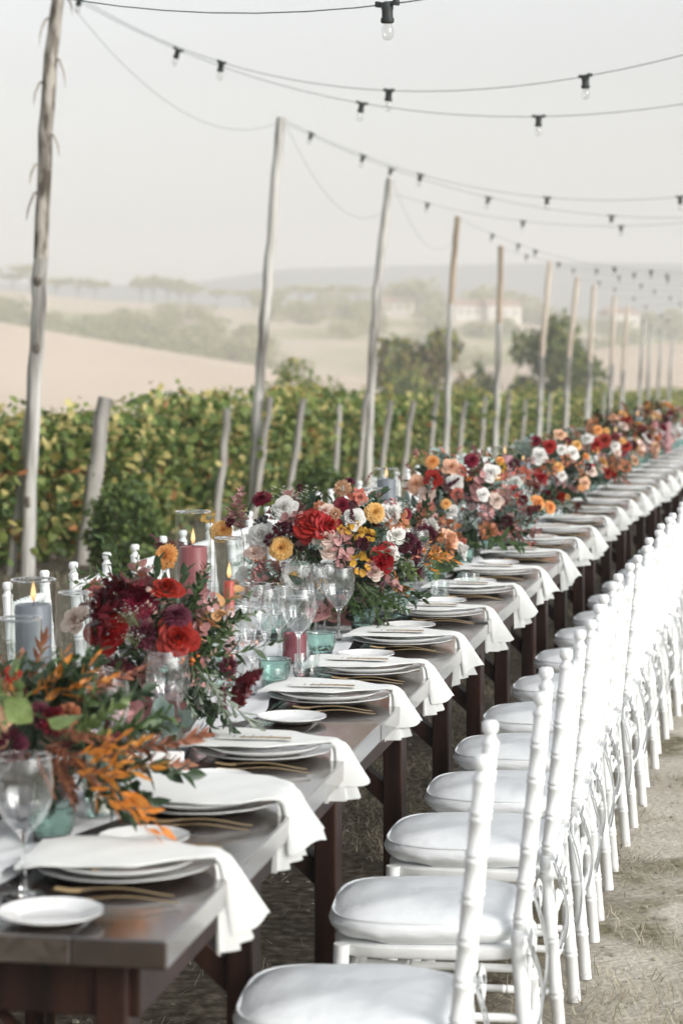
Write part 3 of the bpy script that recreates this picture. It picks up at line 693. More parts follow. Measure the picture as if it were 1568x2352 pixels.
def make_chair():
    root = thing('chiavari_chair', 'x', 'chair')
    # back at y=0, seat towards +y ; x along the back
    W2 = .185; SZ = .415; TOPZ = .955
    for sx in (-1, 1):
        mb = MB()   # rear post: foot (splayed back), seat, leaning top
        bamboo(mb, (sx*W2, -.035, 0), (sx*W2, 0, SZ), .0162, (.30, .62))
        mb.build('rear_leg', CW, root)
        mb = MB(); lo = Vector((sx*W2, 0, SZ)); hi = Vector((sx*(W2-.002), -.048, TOPZ-.05))
        bamboo(mb, lo, hi, .0162, (.13, .28, .43, .58, .73, .88))
        M_ = Matrix.Translation(hi); mb.lathe([(.0162, 0), (.0175, .004), (.0175, .008), (.012, .014), (.010, .022), (.0155, .028), (.0165, .036), (.0160, .044), (.012, .049), (0, .050)], 12, M=M_)
        mb.build('back_post', CW, root)
        mb = MB(); bamboo(mb, (sx*.190, .385, 0), (sx*.188, .372, SZ), .0170, (.22, .47, .74)); mb.build('front_leg', CW, root)
        for zz in (.13, .27):
            mb = MB(); bamboo(mb, (sx*.189, .378, zz), (sx*W2, -.035*(1-zz/SZ), zz), .0095, (.3, .7), 8); mb.build('side_stretcher', CW, root)
    for yy, zz, nm in ((.382, .20, 'front_stretcher'), (.380, .30, 'front_stretcher'), (-.018, .20, 'rear_stretcher'), (-.010, .30, 'rear_stretcher')):
        mb = MB(); bamboo(mb, (-.187, yy, zz), (.187, yy, zz), .0095, (.3, .7), 8); mb.build(nm, CW, root)
    # frame
    mb = MB()
    def seatloop(w_, d0, d1, z, n=32, e=4.5):
        out = []
        for k in range(n):
            th = 2*math.pi*k/n; c, s_ = math.cos(th), math.sin(th)
            x = w_*abs(c)**(2/e)*(1 if c > 0 else -1); y = abs(s_)**(2/e)*(1 if s_ > 0 else -1)
            yy = (d0+d1)/2+y*(d1-d0)/2; x *= .93+.07*(yy-d0)/(d1-d0); out.append((x, yy, z))
        return out
    n = 32
    rings = [seatloop(.196, -.012, .392, SZ-.028), seatloop(.202, -.018, .398, SZ-.022), seatloop(.202, -.018, .398, SZ-.004), seatloop(.196, -.012, .392, SZ)]
    vs = [p for r_ in rings for p in r_]; fs = [(i*n+j, i*n+(j+1) % n, (i+1)*n+(j+1) % n, (i+1)*n+j) for i in range(3) for j in range(n)]+[tuple(range(n-1, -1, -1)), tuple(range(3*n, 4*n))]
    mb.add(vs, fs); mb.build('seat_frame', CW, root)
    # cushion: puffy with a piped seam
    mb = MB(); rings = []
    for (ins, z) in ((.022, .002), (.006, .010), (-.006, .022), (-.010, .034), (-.004, .045), (-.001, .050), (.004, .054), (.03, .064), (.09, .071), (.15, .073)):
        rings.append([(x, y, zz+.0035*math.sin(x*31+y*19)*(1 if z > .03 else .5)+.0045*math.sin(y*57+x*23)*(.0 if z > .045 else .6)) for x, y, zz in seatloop(.205-ins, -.012+ins, .405-ins, SZ+z, e=3.6)])
    vs = [p for r_ in rings for p in r_]; kk = len(rings); vs.append((0, .195, SZ+.0735))
    fs = [(i*n+j, i*n+(j+1) % n, (i+1)*n+(j+1) % n, (i+1)*n+j) for i in range(kk-1) for j in range(n)]+[((kk-1)*n+j, (kk-1)*n+(j+1) % n, kk*n) for j in range(n)]+[tuple(range(n-1, -1, -1))]
    mb.add(vs, fs); cu = mb.build('cushion', CU, root)
    mb = MB(); lp = seatloop(.2065, -.0135, .4065, SZ+.0505, e=3.6); mb.tube(lp+[lp[0]], .0028, 5, caps=False); mb.build('piping', CU, cu)
    # back: rails and spindles
    def bk(z): return -.048*(z-SZ)/(TOPZ-.05-SZ)
    for zz in (.875, .795): mb = MB(); twist(mb, (-W2, bk(zz), zz), (W2, bk(zz), zz), .0125, 5); mb.build('twisted_rail', CW, root)
    mb = MB(); bamboo(mb, (-W2, bk(.50), .50), (W2, bk(.50), .50), .010, (.25, .5, .75), 8); mb.build('lower_rail', CW, root)
    for k in range(6):
        x = -.13+.052*k; mb = MB(); bamboo(mb, (x, bk(.50), .50), (x, bk(.795), .795), .0075, (.3, .7), 7); mb.build('spindle', CW, root)
    for k in range(5):
        x = -.12+.06*k; mb = MB(); twist(mb, (x, bk(.795), .795), (x, bk(.875), .875), .006, 1.2, seg=8); mb.build('short_spindle', CW, root)
    # curly bracket under the seat at the back
    for sx in (-1, 1):
        mb = MB(); pts = []
        for k in range(13):
            f = k/12; pts.append((sx*(W2-.012-.085*f-.012*math.sin(f*9)), -.02, SZ-.055+.018*math.sin(f*math.pi*1.4)-.08*(1-f)**2)); 
        mb.tube(pts, .006, 6); mb.build('scroll', CW, root)
    # ribbon ties
    for sx in (-1, 1):
        mb = MB(); rr2 = random.Random(4+sx)
        mb.lathe([(.018, SZ+.012), (.0195, SZ+.02), (.0195, SZ+.034), (.018, SZ+.042)], 10, M=Matrix.Translation((sx*W2, -.003, 0)))
        for q in range(4):
            a0 = rr2.uniform(-.6, .6)+(math.pi if q % 2 else 0); pts = []; ln = rr2.uniform(.12, .27) if q < 2 else .06
            for k in range(9):
                f = k/8
                if q < 2: p = (sx*W2+.03*math.sin(f*4+q)*math.cos(a0)+.02*f*(1 if q else -1), -.02-.03*math.sin(f*2.5), SZ+.03-ln*f)
                else:
                    th = f*2*math.pi; p = (sx*W2+(.035*(1-math.cos(th))*(1 if q == 2 else -1)*.8), -.022-.014*math.sin(th*.5), SZ+.028+.03*math.sin(th)-.01)
                pts.append(Vector(p))
            wv = Vector((.3, .2, .9)) if q >= 2 else Vector((1, .5, 0)); wv.normalize()
            Pg = [[tuple(p-wv*.007), tuple(p+Vector((0, -.002, 0))), tuple(p+wv*.007)] for p in pts]; mb.grid(Pg)
        mb.build('ribbon_tie', RB, root)
    register(root); return root
proto_chair = make_chair()
nearZ = [3.87, 4.59, 5.27, 5.84, 6.44, 7.05, 7.69, 8.39, 9.06, 9.65, 10.35]
rv = [(z+.27-3.342)/.982 for z in nearZ]
while rv[-1] < 19.2: rv.append(rv[-1]+.655)
rr = random.Random(21)
first = True
for i, v in enumerate(rv):
    o = proto_chair if first else copy_tree(proto_chair); first = False
    p = W(v, (-.345, -.385)[i] if i < 2 else -.395+rr.uniform(-.008, .008)); o.location = (p.x, p.y, gz(p.x, p.y)); o.rotation_euler = (0, 0, ang(v)+math.pi/2+rr.uniform(-.02, .02)+(R(5), R(3))[i]*1.0 if i < 2 else ang(v)+math.pi/2+rr.uniform(-.035, .035))
    tag(o, ('white chair filling the bottom edge of the picture, its post blurred' if i == 0 else 'white bamboo-turned chair with cushion, '+ORD[i]+' from the nearest on the right side of the tables'), 'chair', 'white chairs along the right side')
for i in range(20):
    v = .15+.655*i+rr.uniform(-.03, .03); o = copy_tree(proto_chair); p = W(v, TW+.43)
    o.location = (p.x, p.y, gz(p.x, p.y)); o.rotation_euler = (0, 0, ang(v)-math.pi/2+rr.uniform(-.03, .03))
    tag(o, 'white chair across the tables beyond the flowers, '+ORD[i]+' from the nearest on the left side', 'chair', 'white chairs along the left side')
# ------------------------------------------------------------------ place settings
CER = mat('white_ceramic', (.80, .80, .79), .16, .015, 12, coat=.3, spec=.5)
FOOT = mat('cream_ceramic_foot', (.62, .56, .46), .5, .05, 12)
LIN = mat('white_linen', (.76, .77, .745), .9, .03, 14, bump=.25, bscale=320, bdist=.001, sheen=.2)
GOLD = mat('brushed_gold', (.66, .47, .25), .33, .08, 30, metal=1.0)
PAPER = mat('white_card', (.82, .81, .79), .8, .02, 10)
INK = mat('grey_ink', (.25, .26, .27), .8)
def plate_mesh(name, r, h, well, scal=.004, n=72):
    def fn(th, rr, z): return rr*(1+scal*math.cos(th*12)*(rr/r)**6)
    mb = MB()
    mb.lathe([(0, .004), (well*.9, .004), (well, .006), (well*1.06, .009), (r*.985, h), (r, h+.0015), (r*.995, h-.001), (r*.9, h*.62), (well*.95, .0022)], n, fn); mb.cur = 1
    mb.lathe([(well*.95, .0022), (well*.9, .0002), (well*.84, .0)], n); mb.cur = 0
    return mb.mesh(name, [CER, FOOT])
CHG = plate_mesh('charger_plate', .157, .018, .108, .006)
DIN = plate_mesh('dinner_plate', .132, .019, .088, .006)
SID = plate_mesh('bread_plate', .083, .014, .052, .006)
def fork_mesh():
    mb = MB(); pts = []; rad = []
    prof = [(0, .0036), (.02, .0042), (.07, .0030), (.105, .0022), (.125, .0030)]
    def zc(y): return .004+.010*math.sin(min(1, max(0, y/.19))*math.pi)**1.5+(.006*(y-.15)/.05 if y > .15 else 0)
    top = []; wd = []
    for k in range(15): y = .130*k/14; top.append(y); wd.append(np.interp(y, [p[0] for p in prof], [p[1] for p in prof]))
    Pg = [[(-w_, y, zc(y)), (0, y, zc(y)+.0016), (w_, y, zc(y))] for y, w_ in zip(top, wd)]; mb.grid(Pg)
    Pg = [[(-w_, y, zc(y)-.0001), (0, y, zc(y)-.0016), (w_, y, zc(y)-.0001)] for y, w_ in zip(top, wd)]; mb.grid(Pg, flip=True)
    ys_ = np.linspace(.127, .155, 6); ws = [.003, .007, .0098, .0105, .0105, .0105]
    mb.grid([[(-w_, y, zc(y)+.0012), (0, y, zc(y)-.0006), (w_, y, zc(y)+.0012)] for y, w_ in zip(ys_, ws)])
    for k in range(4):
        x = -.0085+.00567*k; mb.tube([(x, .154, zc(.154)), (x, .175, zc(.175)), (x*.97, .20, zc(.198)+.002)], [.0016, .0014, .0007], 5)
    return mb.mesh('fork', GOLD)
def knife_mesh():
    mb = MB(); mb.tube([(0, 0, .004), (0, .02, .0045), (0, .08, .004), (0, .105, .004)], [.003, .0042, .0034, .003], 6)
    mb.grid([[(-.002, .10, .004), (.006, .10, .004)], [(-.004, .13, .0045), (.010, .13, .0045)], [(-.003, .19, .0045), (.010, .19, .0045)], [(.0, .222, .004), (.004, .225, .004)]])
    return mb.mesh('knife', GOLD)
FORK = fork_mesh(); KNIFE = knife_mesh()
def napkin_mesh(seed, wide=False):
    rr = random.Random(seed); mb = MB(); NA = 34; NB = 21
    u_in = .335; drop = rr.uniform(.062, .096)+(.03 if seed == 3 else 0); total = u_in+.035+drop
    ph = rr.uniform(0, 6); fl = rr.uniform(.8, 1.35)
    def pt(s_, t_, layer):
        # s_ 0..total from the inner end outwards, t_ -1..1 across (+1 = towards the camera)
        on = min(s_, u_in); u = u_in-on
        hw = np.interp(s_, [0, .04, .20, .27, u_in+.01, u_in+.05, total], [.110, .116, .102, .050, .022, .022, .031*fl] if not wide else [.12, .135, .15, .13, .05, .045, .065])
        z = np.interp(u, [.0, .012, .03, .05, .31, .335], [.031, .0345, .035, .034, .034, .031])
        fold = np.interp(s_, [0, .2, u_in-.03, u_in+.05, total], [.0006, .0014, .005, .010, .016])
        n_ = math.sin(t_*3.1+ph*.2+.6) * .55 + math.sin(t_*5.2+ph)*.5*(1 if t_ > -.15 else .25)
        v = -t_*hw
        x_out = 0.0; off = fold*n_
        if s_ > u_in:
            e = s_-u_in
            arc = min(e, .03); th = arc/.03*R(60); x_out = .03*math.sin(th)*.9; dz = -.03*(1-math.cos(th))*1.0
            if e > .03: x_out += (e-.03)*math.cos(R(56)); dz -= (e-.03)*math.sin(R(56))
            skew = (e/(total-u_in))
            v += -.006*skew
            if t_ > .15: dz -= skew*.028*(t_-.15)*(1 if seed % 3 else 1.5); x_out -= skew*.05*(t_-.15)
            z = z+dz-off*.45; x_out += off*.9
        else: z += abs(off)*.8+.0006*math.sin(s_*60+t_*5+seed)
        if layer: z -= .0032+.0035*(s_ < .03); x_out -= .0045*(s_ > u_in); 
        return (-u+x_out, v, z)
    for layer in (0, 1):
        mb.grid([[pt(total*i/NA-(.0 if not layer or i < NA else .008), -1+2*j/NB, layer) for j in range(NB+1)] for i in range(NA+1)], flip=not layer)
    a_ = NA+1; b_ = NB+1; o2 = a_*b_                 # close the rim so the folded cloth has thickness
    rim = [j for j in range(b_)]+[i*b_+b_-1 for i in range(1, a_)]+[(a_-1)*b_+j for j in range(b_-2, -1, -1)]+[i*b_ for i in range(a_-2, 0, -1)]
    for k in range(len(rim)):
        p, q = rim[k], rim[(k+1) % len(rim)]; mb.f.append((p, q, q+o2, p+o2)); mb.m.append(0)
    # a loose inner fold hanging behind the outer one
    G = []
    for i in range(14):
        s_ = u_in+.012+(total-u_in+.004)*i/13; row = []
        for j in range(13):
            t_ = .12+.95*j/12; p = pt(s_, min(1, t_), 0); wv = .010*math.sin(j*1.35+ph)*(i/13); row.append((p[0]-.012-.020*(i/13)+wv, p[1]-.010*(i/13), p[2]-.006-.010*(i/13)))
        G.append(row)
    mb.grid(G)
    return mb.mesh('napkin', LIN)
NAPS = [napkin_mesh(k) for k in range(11)]; NAPW = napkin_mesh(11, True)
GRN = solid_glass('green_pressed_glass', (.64, .83, .775), .03, .8, 80)
CLR = solid_glass('clear_crystal', (.97, .985, .985), .0)
THN = thin_glass('clear_cylinder_glass', (.95, .975, .97), 1.25)
THW = thin_glass('fine_bowl_glass', (.975, .985, .99), 1.4, .08)
def tumbler_mesh():
    mb = MB(); H = .088
    def fo(th, r, z):
        if z > .079 or z < .004: return r
        k = (1 if z > .044 else 0)
        if k: return r*(1+.06*abs(math.sin(th*7+z*60))**1.0*math.sin((z-.044)/.036*math.pi))
        return r*(1+.03*math.cos(th*16+(z*900)))
    zs = np.linspace(.002, H, 22); pr = [(0, 0), (.024, 0), (.027, .002)]
    for z in zs[1:]: pr.append((float(np.interp(z, [.002, .012, .030, .036, .045, .07, .082, .088, H], [.030, .0325, .033, .032, .038, .0405, .041, .0445, .0445])), float(z)))
    pr += [(.0435, H+.0015), (.042, H)]
    for z in (.080, .07, .05, .03, .018): pr.append((float(np.interp(z, [.018, .03, .05, .085], [.024, .028, .035, .040])), z))
    pr.append((0, .014)); mb.lathe(pr, 56, fo); return mb.mesh('tumbler', GRN)
TUM = tumbler_mesh()
def wine_mesh(sc=1.0):
    mb = MB(); out = [(0, 0), (.036, 0), (.037, .0015), (.02, .0045), (.0075, .0085), (.0042, .02), (.0034, .05), (.0036, .085), (.006, .098), (.014, .108), (.030, .123), (.042, .145), (.0480, .166), (.0488, .186), (.0472, .210), (.0445, .230)]
    inn = [(.0335, .230), (.0366, .212), (.0391, .190), (.0391, .168), (.0350, .145), (.0245, .125), (.0115, .1125), (.003, .109), (0, .1085)]
    def fo(th, r, z):
        if z < .105 or z > .205: return r
        return r*(1-.026*math.cos(th*14)*math.sin((z-.105)/.10*math.pi))
    mb.lathe([(r*sc, z) for r, z in out[:10]]+[(.003, .1085), (0, .1085)], 24)
    mb.cur = 1; mb.lathe([(r*sc, z) for r, z in out[9:]], 56, fo); mb.f.pop(); mb.m.pop(); mb.f.pop(); mb.m.pop()
    mb.cur = 0; q = out[-1][0]*sc; mb.tube([(q*math.cos(k*math.pi/14), q*math.sin(k*math.pi/14), out[-1][1]) for k in range(29)], .0007, 5, caps=False)
    return mb.mesh('wine_glass', [CLR, THW])
WG = wine_mesh(); WG2 = wine_mesh(.88)

vs_ = [.42, .96, 1.52, 2.29, 2.80, 3.42, 4.10, 4.80, 5.47, 6.22, 6.84, 7.50]
while vs_[-1] < 18.8: vs_.append(vs_[-1]+.66)
NP = len(vs_)
rr = random.Random(5)
def pos(i, side):
    w_ = ORD[i] if i < len(ORD) else 'last'
    return ('nearest' if i == 0 else w_+' from the near end') + (', right side' if side > 0 else ', left side')
def put(kind, me, label, cat, v, u, z, rot, group, side=1):
    if side < 0: u = TW-u
    p = W(v, u, z); return thing(kind, label, cat, p, 0, group, me=me, rot=(0, 0, ang(v)+rot+(math.pi if side < 0 else 0)))
TZ = TH+.003
tumv = {0: (.10, .35), 1: (.0, .395), 2: (.03, .435), 3: (.10, .355), 4: (.16, .345)}
for side in (1, -1):
    for i, v0 in enumerate(vs_[:14] if side < 0 else vs_):
        P_ = pos(i, side); j = rr.uniform(-.012, .012); v = v0+j if side > 0 else v0+.08
        put('charger_plate', CHG, 'white charger plate under the stack, '+P_, 'plate', v, .188, TZ, rr.uniform(0, 6), 'charger plates', side)
        put('dinner_plate', DIN, 'white dinner plate on a charger, '+P_, 'plate', v, .188+rr.uniform(-.004, .004), TZ+.0075, rr.uniform(0, 6), 'dinner plates', side)
        nm = NAPW if (i == 1 and side > 0) else NAPS[(i*4+(0 if side > 0 else 5)) % 11]
        put('napkin', nm, ('wide napkin spread over its plate, ' if nm is NAPW else 'linen napkin draped over plate and table edge, ')+P_, 'napkin', v+rr.uniform(-.008, .008), 0.015, TZ+.0015, rr.uniform(-.09, .09), 'draped napkins', side)
        sgn = -1 if side > 0 else 1
        put('bread_plate', SID, 'small white bread plate, '+P_, 'plate', v-.335*side, .225+rr.uniform(-.015, .015), TZ, 0, 'bread plates', side)
        if side > 0 or i < 8:
            for q, (dv, u0, a_) in enumerate(((-.215, .035, .16), (-.175, .050, .02))):
                put('fork', FORK, 'gold fork '+('beside the bread plate' if q == 0 else 'beside the dinner plate')+', '+P_, 'fork', v+dv*side, u0+rr.uniform(-.01, .01), TZ+.001, math.pi/2+a_+rr.uniform(-.06, .06), 'gold forks', side)
            put('knife', KNIFE, 'gold knife beyond the plates, '+P_, 'knife', v+.185*side, .06, TZ, math.pi/2+rr.uniform(-.05, .05), 'gold knives', side)
            if side > 0 and i not in (0, 1):
                c_ = put('menu_card', None, 'narrow white menu card on a napkin, '+P_, 'menu', v-.01, .20, TZ+.0405, rr.uniform(-.06, .06), 'menu cards')
                mb = MB(); mb.box((0, 0, 0), (.17, .062, .0007)); mb.build('card', PAPER, c_, smooth=False)
                mb = MB()
                for q in range(5):
                    x = -.05+.02*q; L0_ = .03+.012*((q*7) % 3); nn_ = 5
                    for s_ in range(nn_): mb.box((x, -L0_/2+L0_*(s_+.5)/nn_, .0006), (.0022, L0_/nn_*.7, .0003))
                mb.build('handwriting', INK, c_, smooth=False)
                mb = MB(); mb.tube([(-.04, -.022, .004), (.02, -.021, .005), (.075, -.019, .0045)], [.0011, .0017, .0020], 6)
                put('butter_knife', mb.mesh('butter_knife', GOLD), 'small gold butter knife lying on a menu card, '+P_, 'knife', v-.022, .19, TZ+.0415, 0, 'gold butter knives')
        dv, u_ = tumv.get(i, (.16+rr.uniform(-.03, .03), .345)) if side > 0 else (.15, .345)
        put('tumbler', TUM, 'green pressed-glass tumbler, '+P_, 'tumbler', v+dv*side, u_, TZ, rr.uniform(0, 6), 'green tumblers', side)
        for q, (dv, u_) in enumerate((((-.20, .30), (-.10, .43)) if i == 0 else ((.14, .42), (.22, .47)) if i == 1 else ((-.10, .375), (-.04, .415)) if i == 2 else ((.0, .385), (.09, .455)))):
            put('wine_glass', (WG, WG2)[q], 'tall fluted wine glass '+('nearer the diner' if q == 0 else 'nearer the flowers')+', '+P_, 'wine glass', v+dv*side+rr.uniform(-.012, .012), u_+rr.uniform(-.01, .01), TZ, rr.uniform(0, 6), 'wine glasses', side)
# gauze runner down the middle
RUN = mat('white_gauze', (.80, .81, .82), .9, .03, 6, bump=.5, bscale=22, bdist=.004, trans=.15)
for ti in range(len(EDGE)-1):
    mb = MB(); G = []
    for i in range(61):
        v = 2*ti+2*i/60-.0005*(i == 60); row = []
        for j in range(17):
            t_ = j/16; e = .030*math.sin(v*5.1)+.02*math.sin(v*11.3+1)
            u_ = (.34+e)+(.28-.3*e)*t_
            z = TZ+.004+.007*abs(math.sin(t_*15+2.2*math.sin(v*3.1)+v*1.7))*(.4+.6*math.sin(v*2.3+t_*3)**2)
            p = W(min(v, 2*ti+1.999), u_, z); row.append(p)
        G.append(row)
    mb.grid(G, flip=True)
    thing('table_runner', 'crumpled white gauze runner down the middle of the '+('nearest' if ti == 0 else ORD[ti])+' table', 'table runner', group='gauze runners', me=mb.mesh('table_runner', RUN))
# small gauze ends lying out on the wood (near corner, lower left)
mb = MB(); G = []
for i in range(26):
    row = []
    for j in range(15):
        a_ = i/25; b_ = j/14; v = .20+.50*a_+.05*math.sin(b_*4); u_ = .30+.10*math.sin(a_*2.2+.4)*.3+b_*.22+.04*math.sin(a_*9)*(1-b_)
        row.append(W(v, u_, TZ+.016+.010*abs(math.sin(b_*9+a_*5))))
    G.append(row)
mb.grid(G, flip=True); thing('cloth_end', 'loose crumpled end of white gauze at the lower left of the table', 'cloth', me=mb.mesh('cloth_end', RUN))

# ------------------------------------------------------------------ candles
def wax(name, c, ro=.45): return mat(name, c, ro, .1, 6, trans=.10, coat=.1)
WX = {'grey': wax('slate_wax', (.20, .215, .25)), 'rose': wax('rose_wax', (.30, .075, .085)), 'red': wax('coral_red_wax', (.60, .09, .06)), 'mauve': wax('mauve_wax', (.45, .19, .22)), 'wine': wax('wine_wax', (.22, .03, .05))}
WK = mat('wick', (.05, .035, .03), .9)
FL = bpy.data.materials.new('flame'); FL.use_nodes = True; t = FL.node_tree; N = t.nodes; L = t.links; N.clear()
em = N.new('ShaderNodeEmission'); ou = N.new('ShaderNodeOutputMaterial'); tc = N.new('ShaderNodeTexCoord'); sp = N.new('ShaderNodeSeparateXYZ'); L.new(tc.outputs['Generated'], sp.inputs[0])
L.new(ramp(sp.outputs[2], [(0, (1.0, .32, .10)), (.35, (1, .70, .36)), (1, (1, .62, .25))]), em.inputs[0]); em.inputs[1].default_value = 1.0; L.new(em.outputs[0], ou.inputs[0])
mb = MB(); mb.lathe([(0, 0), (.0035, .003), (.0058, .010), (.0062, .016), (.0045, .027), (.002, .037), (0, .044)], 10); FLM = mb.mesh('flame', FL)
def flame(parent, z): O('flame', FLM, parent, (0, 0, z+.007))
def cyl(v, u, h, r, label, wax_c=None, cr=0, ch=0, taper=False, lit=True):
    p = W(v, u, TZ+.012); o = thing('glass_cylinder', label+' (glass)' if False else 'glass cylinder round '+label, 'candle holder', p, 0, 'glass cylinders')
    mb = MB(); th = .003; mb.lathe([(0, .0005), (r, 0), (r, h)], 40); mb.f.pop(); mb.m.pop(); mb.build('cylinder_wall', THN, o)
    mb = MB(); mb.tube([((r-.0015)*math.cos(k*math.pi/12), (r-.0015)*math.sin(k*math.pi/12), h+.0008) for k in range(25)], .0024, 6, caps=False); mb.build('glass_rim', CLR, o)
    c = thing('taper_candle' if taper else 'pillar_candle', label, 'candle', p+Vector((0, 0, .0065)), 0, 'candles')
    mb = MB()
    if taper:
        mb.lathe([(0, 0), (cr, 0), (cr*.98, ch*.5), (cr*.93, ch-.004), (cr*.7, ch), (0, ch-.002)], 14, lambda th, rr2, z: rr2*(1+.05*math.sin(th*3+z*40)))
    else:
        mb.lathe([(0, 0), (cr, 0), (cr, ch-.003), (cr-.003, ch), (cr-.008, ch-.001), (cr*.6, ch-.006), (0, ch-.008)], 32, lambda th, rr2, z: rr2*(1+.006*math.sin(th*5+z*20)))
    b_ = mb.build('wax', WX[wax_c], c)
    mb = MB(); mb.tube([(0, 0, ch-.008), (.001, 0, ch+.004), (.0025, 0, ch+.010)], .0009, 5); mb.build('wick', WK, c)
    if lit: flame(c, ch)
def vu(px, Z):                                      # table coordinates of a photo column at a depth
    X = (px-784)*Z/F; best = min(((W(k*.02, 0).xy-Vector((X, Z))).length, k*.02) for k in range(0, 1000)); v = best[1]
    a_, d_, Ln = tdir(int(v//2)); q = W(v, 0); n = Vector((-d_.y, d_.x)); return v, (Vector((X, Z))-q.xy).dot(n)
cand = [(80, 4.85, 1332, .050, 'slate grey pillar candle in the tall wide glass at the far left', 'grey', .040, .32, False),
        (172, 4.62, 1362, .034, 'coral taper inside the narrow glass before the dark red leaves', 'red', .011, .10, True),
        (47, 4.45, 1422, .044, 'red taper in the short wide glass at the left edge', 'red', .012, .14, True),
        (443, 6.1, 1176, .050, 'dusty rose pillar candle in the tallest glass between the first flowers', 'rose', .039, .335, False),
        (525, 5.85, 1237, .040, 'coral red taper with a tall flame beside the rose pillar', 'red', .0155, .265, True),
        (676, 6.25, 1372, .042, 'low wine red pillar candle seen behind the wine glasses', 'wine', .034, .075, False),
        (888, 9.1, 1077, .050, 'slate grey pillar candle in the tall glass beside the middle flowers', 'grey', .040, .36, False),
        (856, 8.8, 1122, .043, 'wine red taper in the lower glass left of the grey candle', 'wine', .0115, .20, True),
        (1159, 11.2, 1027, .050, 'mauve pink pillar candle in tall glass between the third and fourth flowers', 'mauve', .039, .375, False),
        (1200, 11.6, 1013, .050, 'grey pillar candle in glass just behind the mauve one', 'grey', .039, .29, False),
        (1187, 10.3, 1092, .040, 'red taper in the low glass in front of the mauve candle', 'red', .0115, .17, True),
        (1325, 13.3, 985, .050, 'white-rimmed glass with a rose pillar candle past the fourth flowers', 'rose', .038, .30, False),
        (1300, 13.0, 990, .045, 'taper candle glass left of the far rose pillar', 'red', .0115, .3, True),
        (1413, 15.4, 976, .050, 'far mauve pillar candle near the right of the run', 'mauve', .039, .30, False),
        (1463, 17.4, 945, .052, 'far slate pillar candle in the highest glass', 'grey', .039, .36, False),
        (1500, 17.8, 955, .050, 'far rose pillar right of the highest glass', 'rose', .039, .34, False),
        (1530, 18.6, 957, .050, 'farthest mauve pillar candle in view', 'mauve', .039, .33, False)]
for (px, Z, pt_, r, lab, wc, cr, ch, tp_) in cand:
    v, u_ = vu(px, Z); ztop = EYE-(pt_-805)*Z/F; cyl(v, max(.27, min(u_, .78)), ztop-TZ-.012, r, lab, wc, cr, min(ch, ztop-TZ-.06), tp_, not lab.startswith('low wine'))
# low ribbed votive glasses
VG = MB(); VG.lathe([(0, 0), (.031, 0), (.033, .004), (.034, .055), (.033, .057), (.031, .055), (.030, .008), (0, .007)], 60, lambda th, r, z: r*(1+.02*math.cos(th*24)) if r > .0325 else r); VGM = VG.mesh('votive_glass', THN)
mb = MB(); mb.lathe([(0, .008), (.0185, .008), (.0185, .026), (.017, .028), (0, .0265)], 20); TLM = mb.mesh('tealight', mat('tealight_wax', (.8, .77, .7), .5, .03, trans=.2))
for px, Z, lab in ((705, 6.0, 'ribbed votive glass standing right of the low wine red candle'), (626, 5.75, 'tall ribbed votive left of the wine glass stems'), (297, 4.55, 'ribbed votive with a lit tealight among the dark red flowers'),
                   (235, 4.2, 'ribbed votive behind the orange leaves'), (345, 4.75, 'small votive behind the white card'), (1080, 8.2, 'votive beside the third flowers'), (1010, 7.9, 'votive at the right foot of the second flowers'), (1275, 11.4, 'votive glass by the fourth flowers')):
    v, u_ = vu(px, Z); o = thing('votive', 'clear '+lab, 'votive', W(v, u_, TZ+.012), 0, 'votive glasses'); O('glass', VGM, o)
    if 'lit' in lab or 'orange' in lab: c = O('tealight', TLM, o); flame(c, .026)
# little white tented card among the glasses
v, u_ = vu(374, 4.62); o = thing('place_card', 'small white rounded card standing behind the wine glass stems', 'card', W(v, u_, TZ+.012), ang(v)+.2)
mb = MB(); mb.bbox((0, 0, .021), (.088, .004, .042), .0015); mb.build('card', PAPER, o, smooth=False)
# ------------------------------------------------------------------ flowers: one mesh of each kind, unit size, facing +Z
def pm(name, c, c2=None, tr=.22, ro=.6, ov=.10, v=.15): return mat(name, c, ro, v, 5, trans=tr, col2=c2, objvar=ov)
PET = {'red': pm('petal_red', (.27, .006, .003), (.42, .016, .005)), 'blush': pm('petal_blush', (.76, .56, .47), (.84, .70, .62)), 'white': pm('petal_white', (.78, .76, .71), (.86, .85, .82)),
       'peach': pm('petal_peach', (.72, .40, .24), (.82, .56, .38)), 'coral': pm('petal_coral', (.58, .17, .13), (.70, .26, .20)), 'yellow': pm('petal_amber', (.78, .42, .10), (.88, .60, .24)),
       'apricot': pm('petal_apricot', (.80, .34, .08), (.88, .52, .20)), 'burg': pm('petal_burgundy', (.14, .004, .018), (.26, .01, .035)), 'plum': pm('petal_plum', (.085, .012, .03), (.15, .028, .05)),
       'mustard': pm('petal_mustard', (.55, .27, .02), (.68, .38, .05)), 'rust': pm('petal_rust', (.34, .12, .05), (.48, .20, .09)), 'pink': pm('petal_dusty_pink', (.42, .18, .18), (.56, .29, .28))}
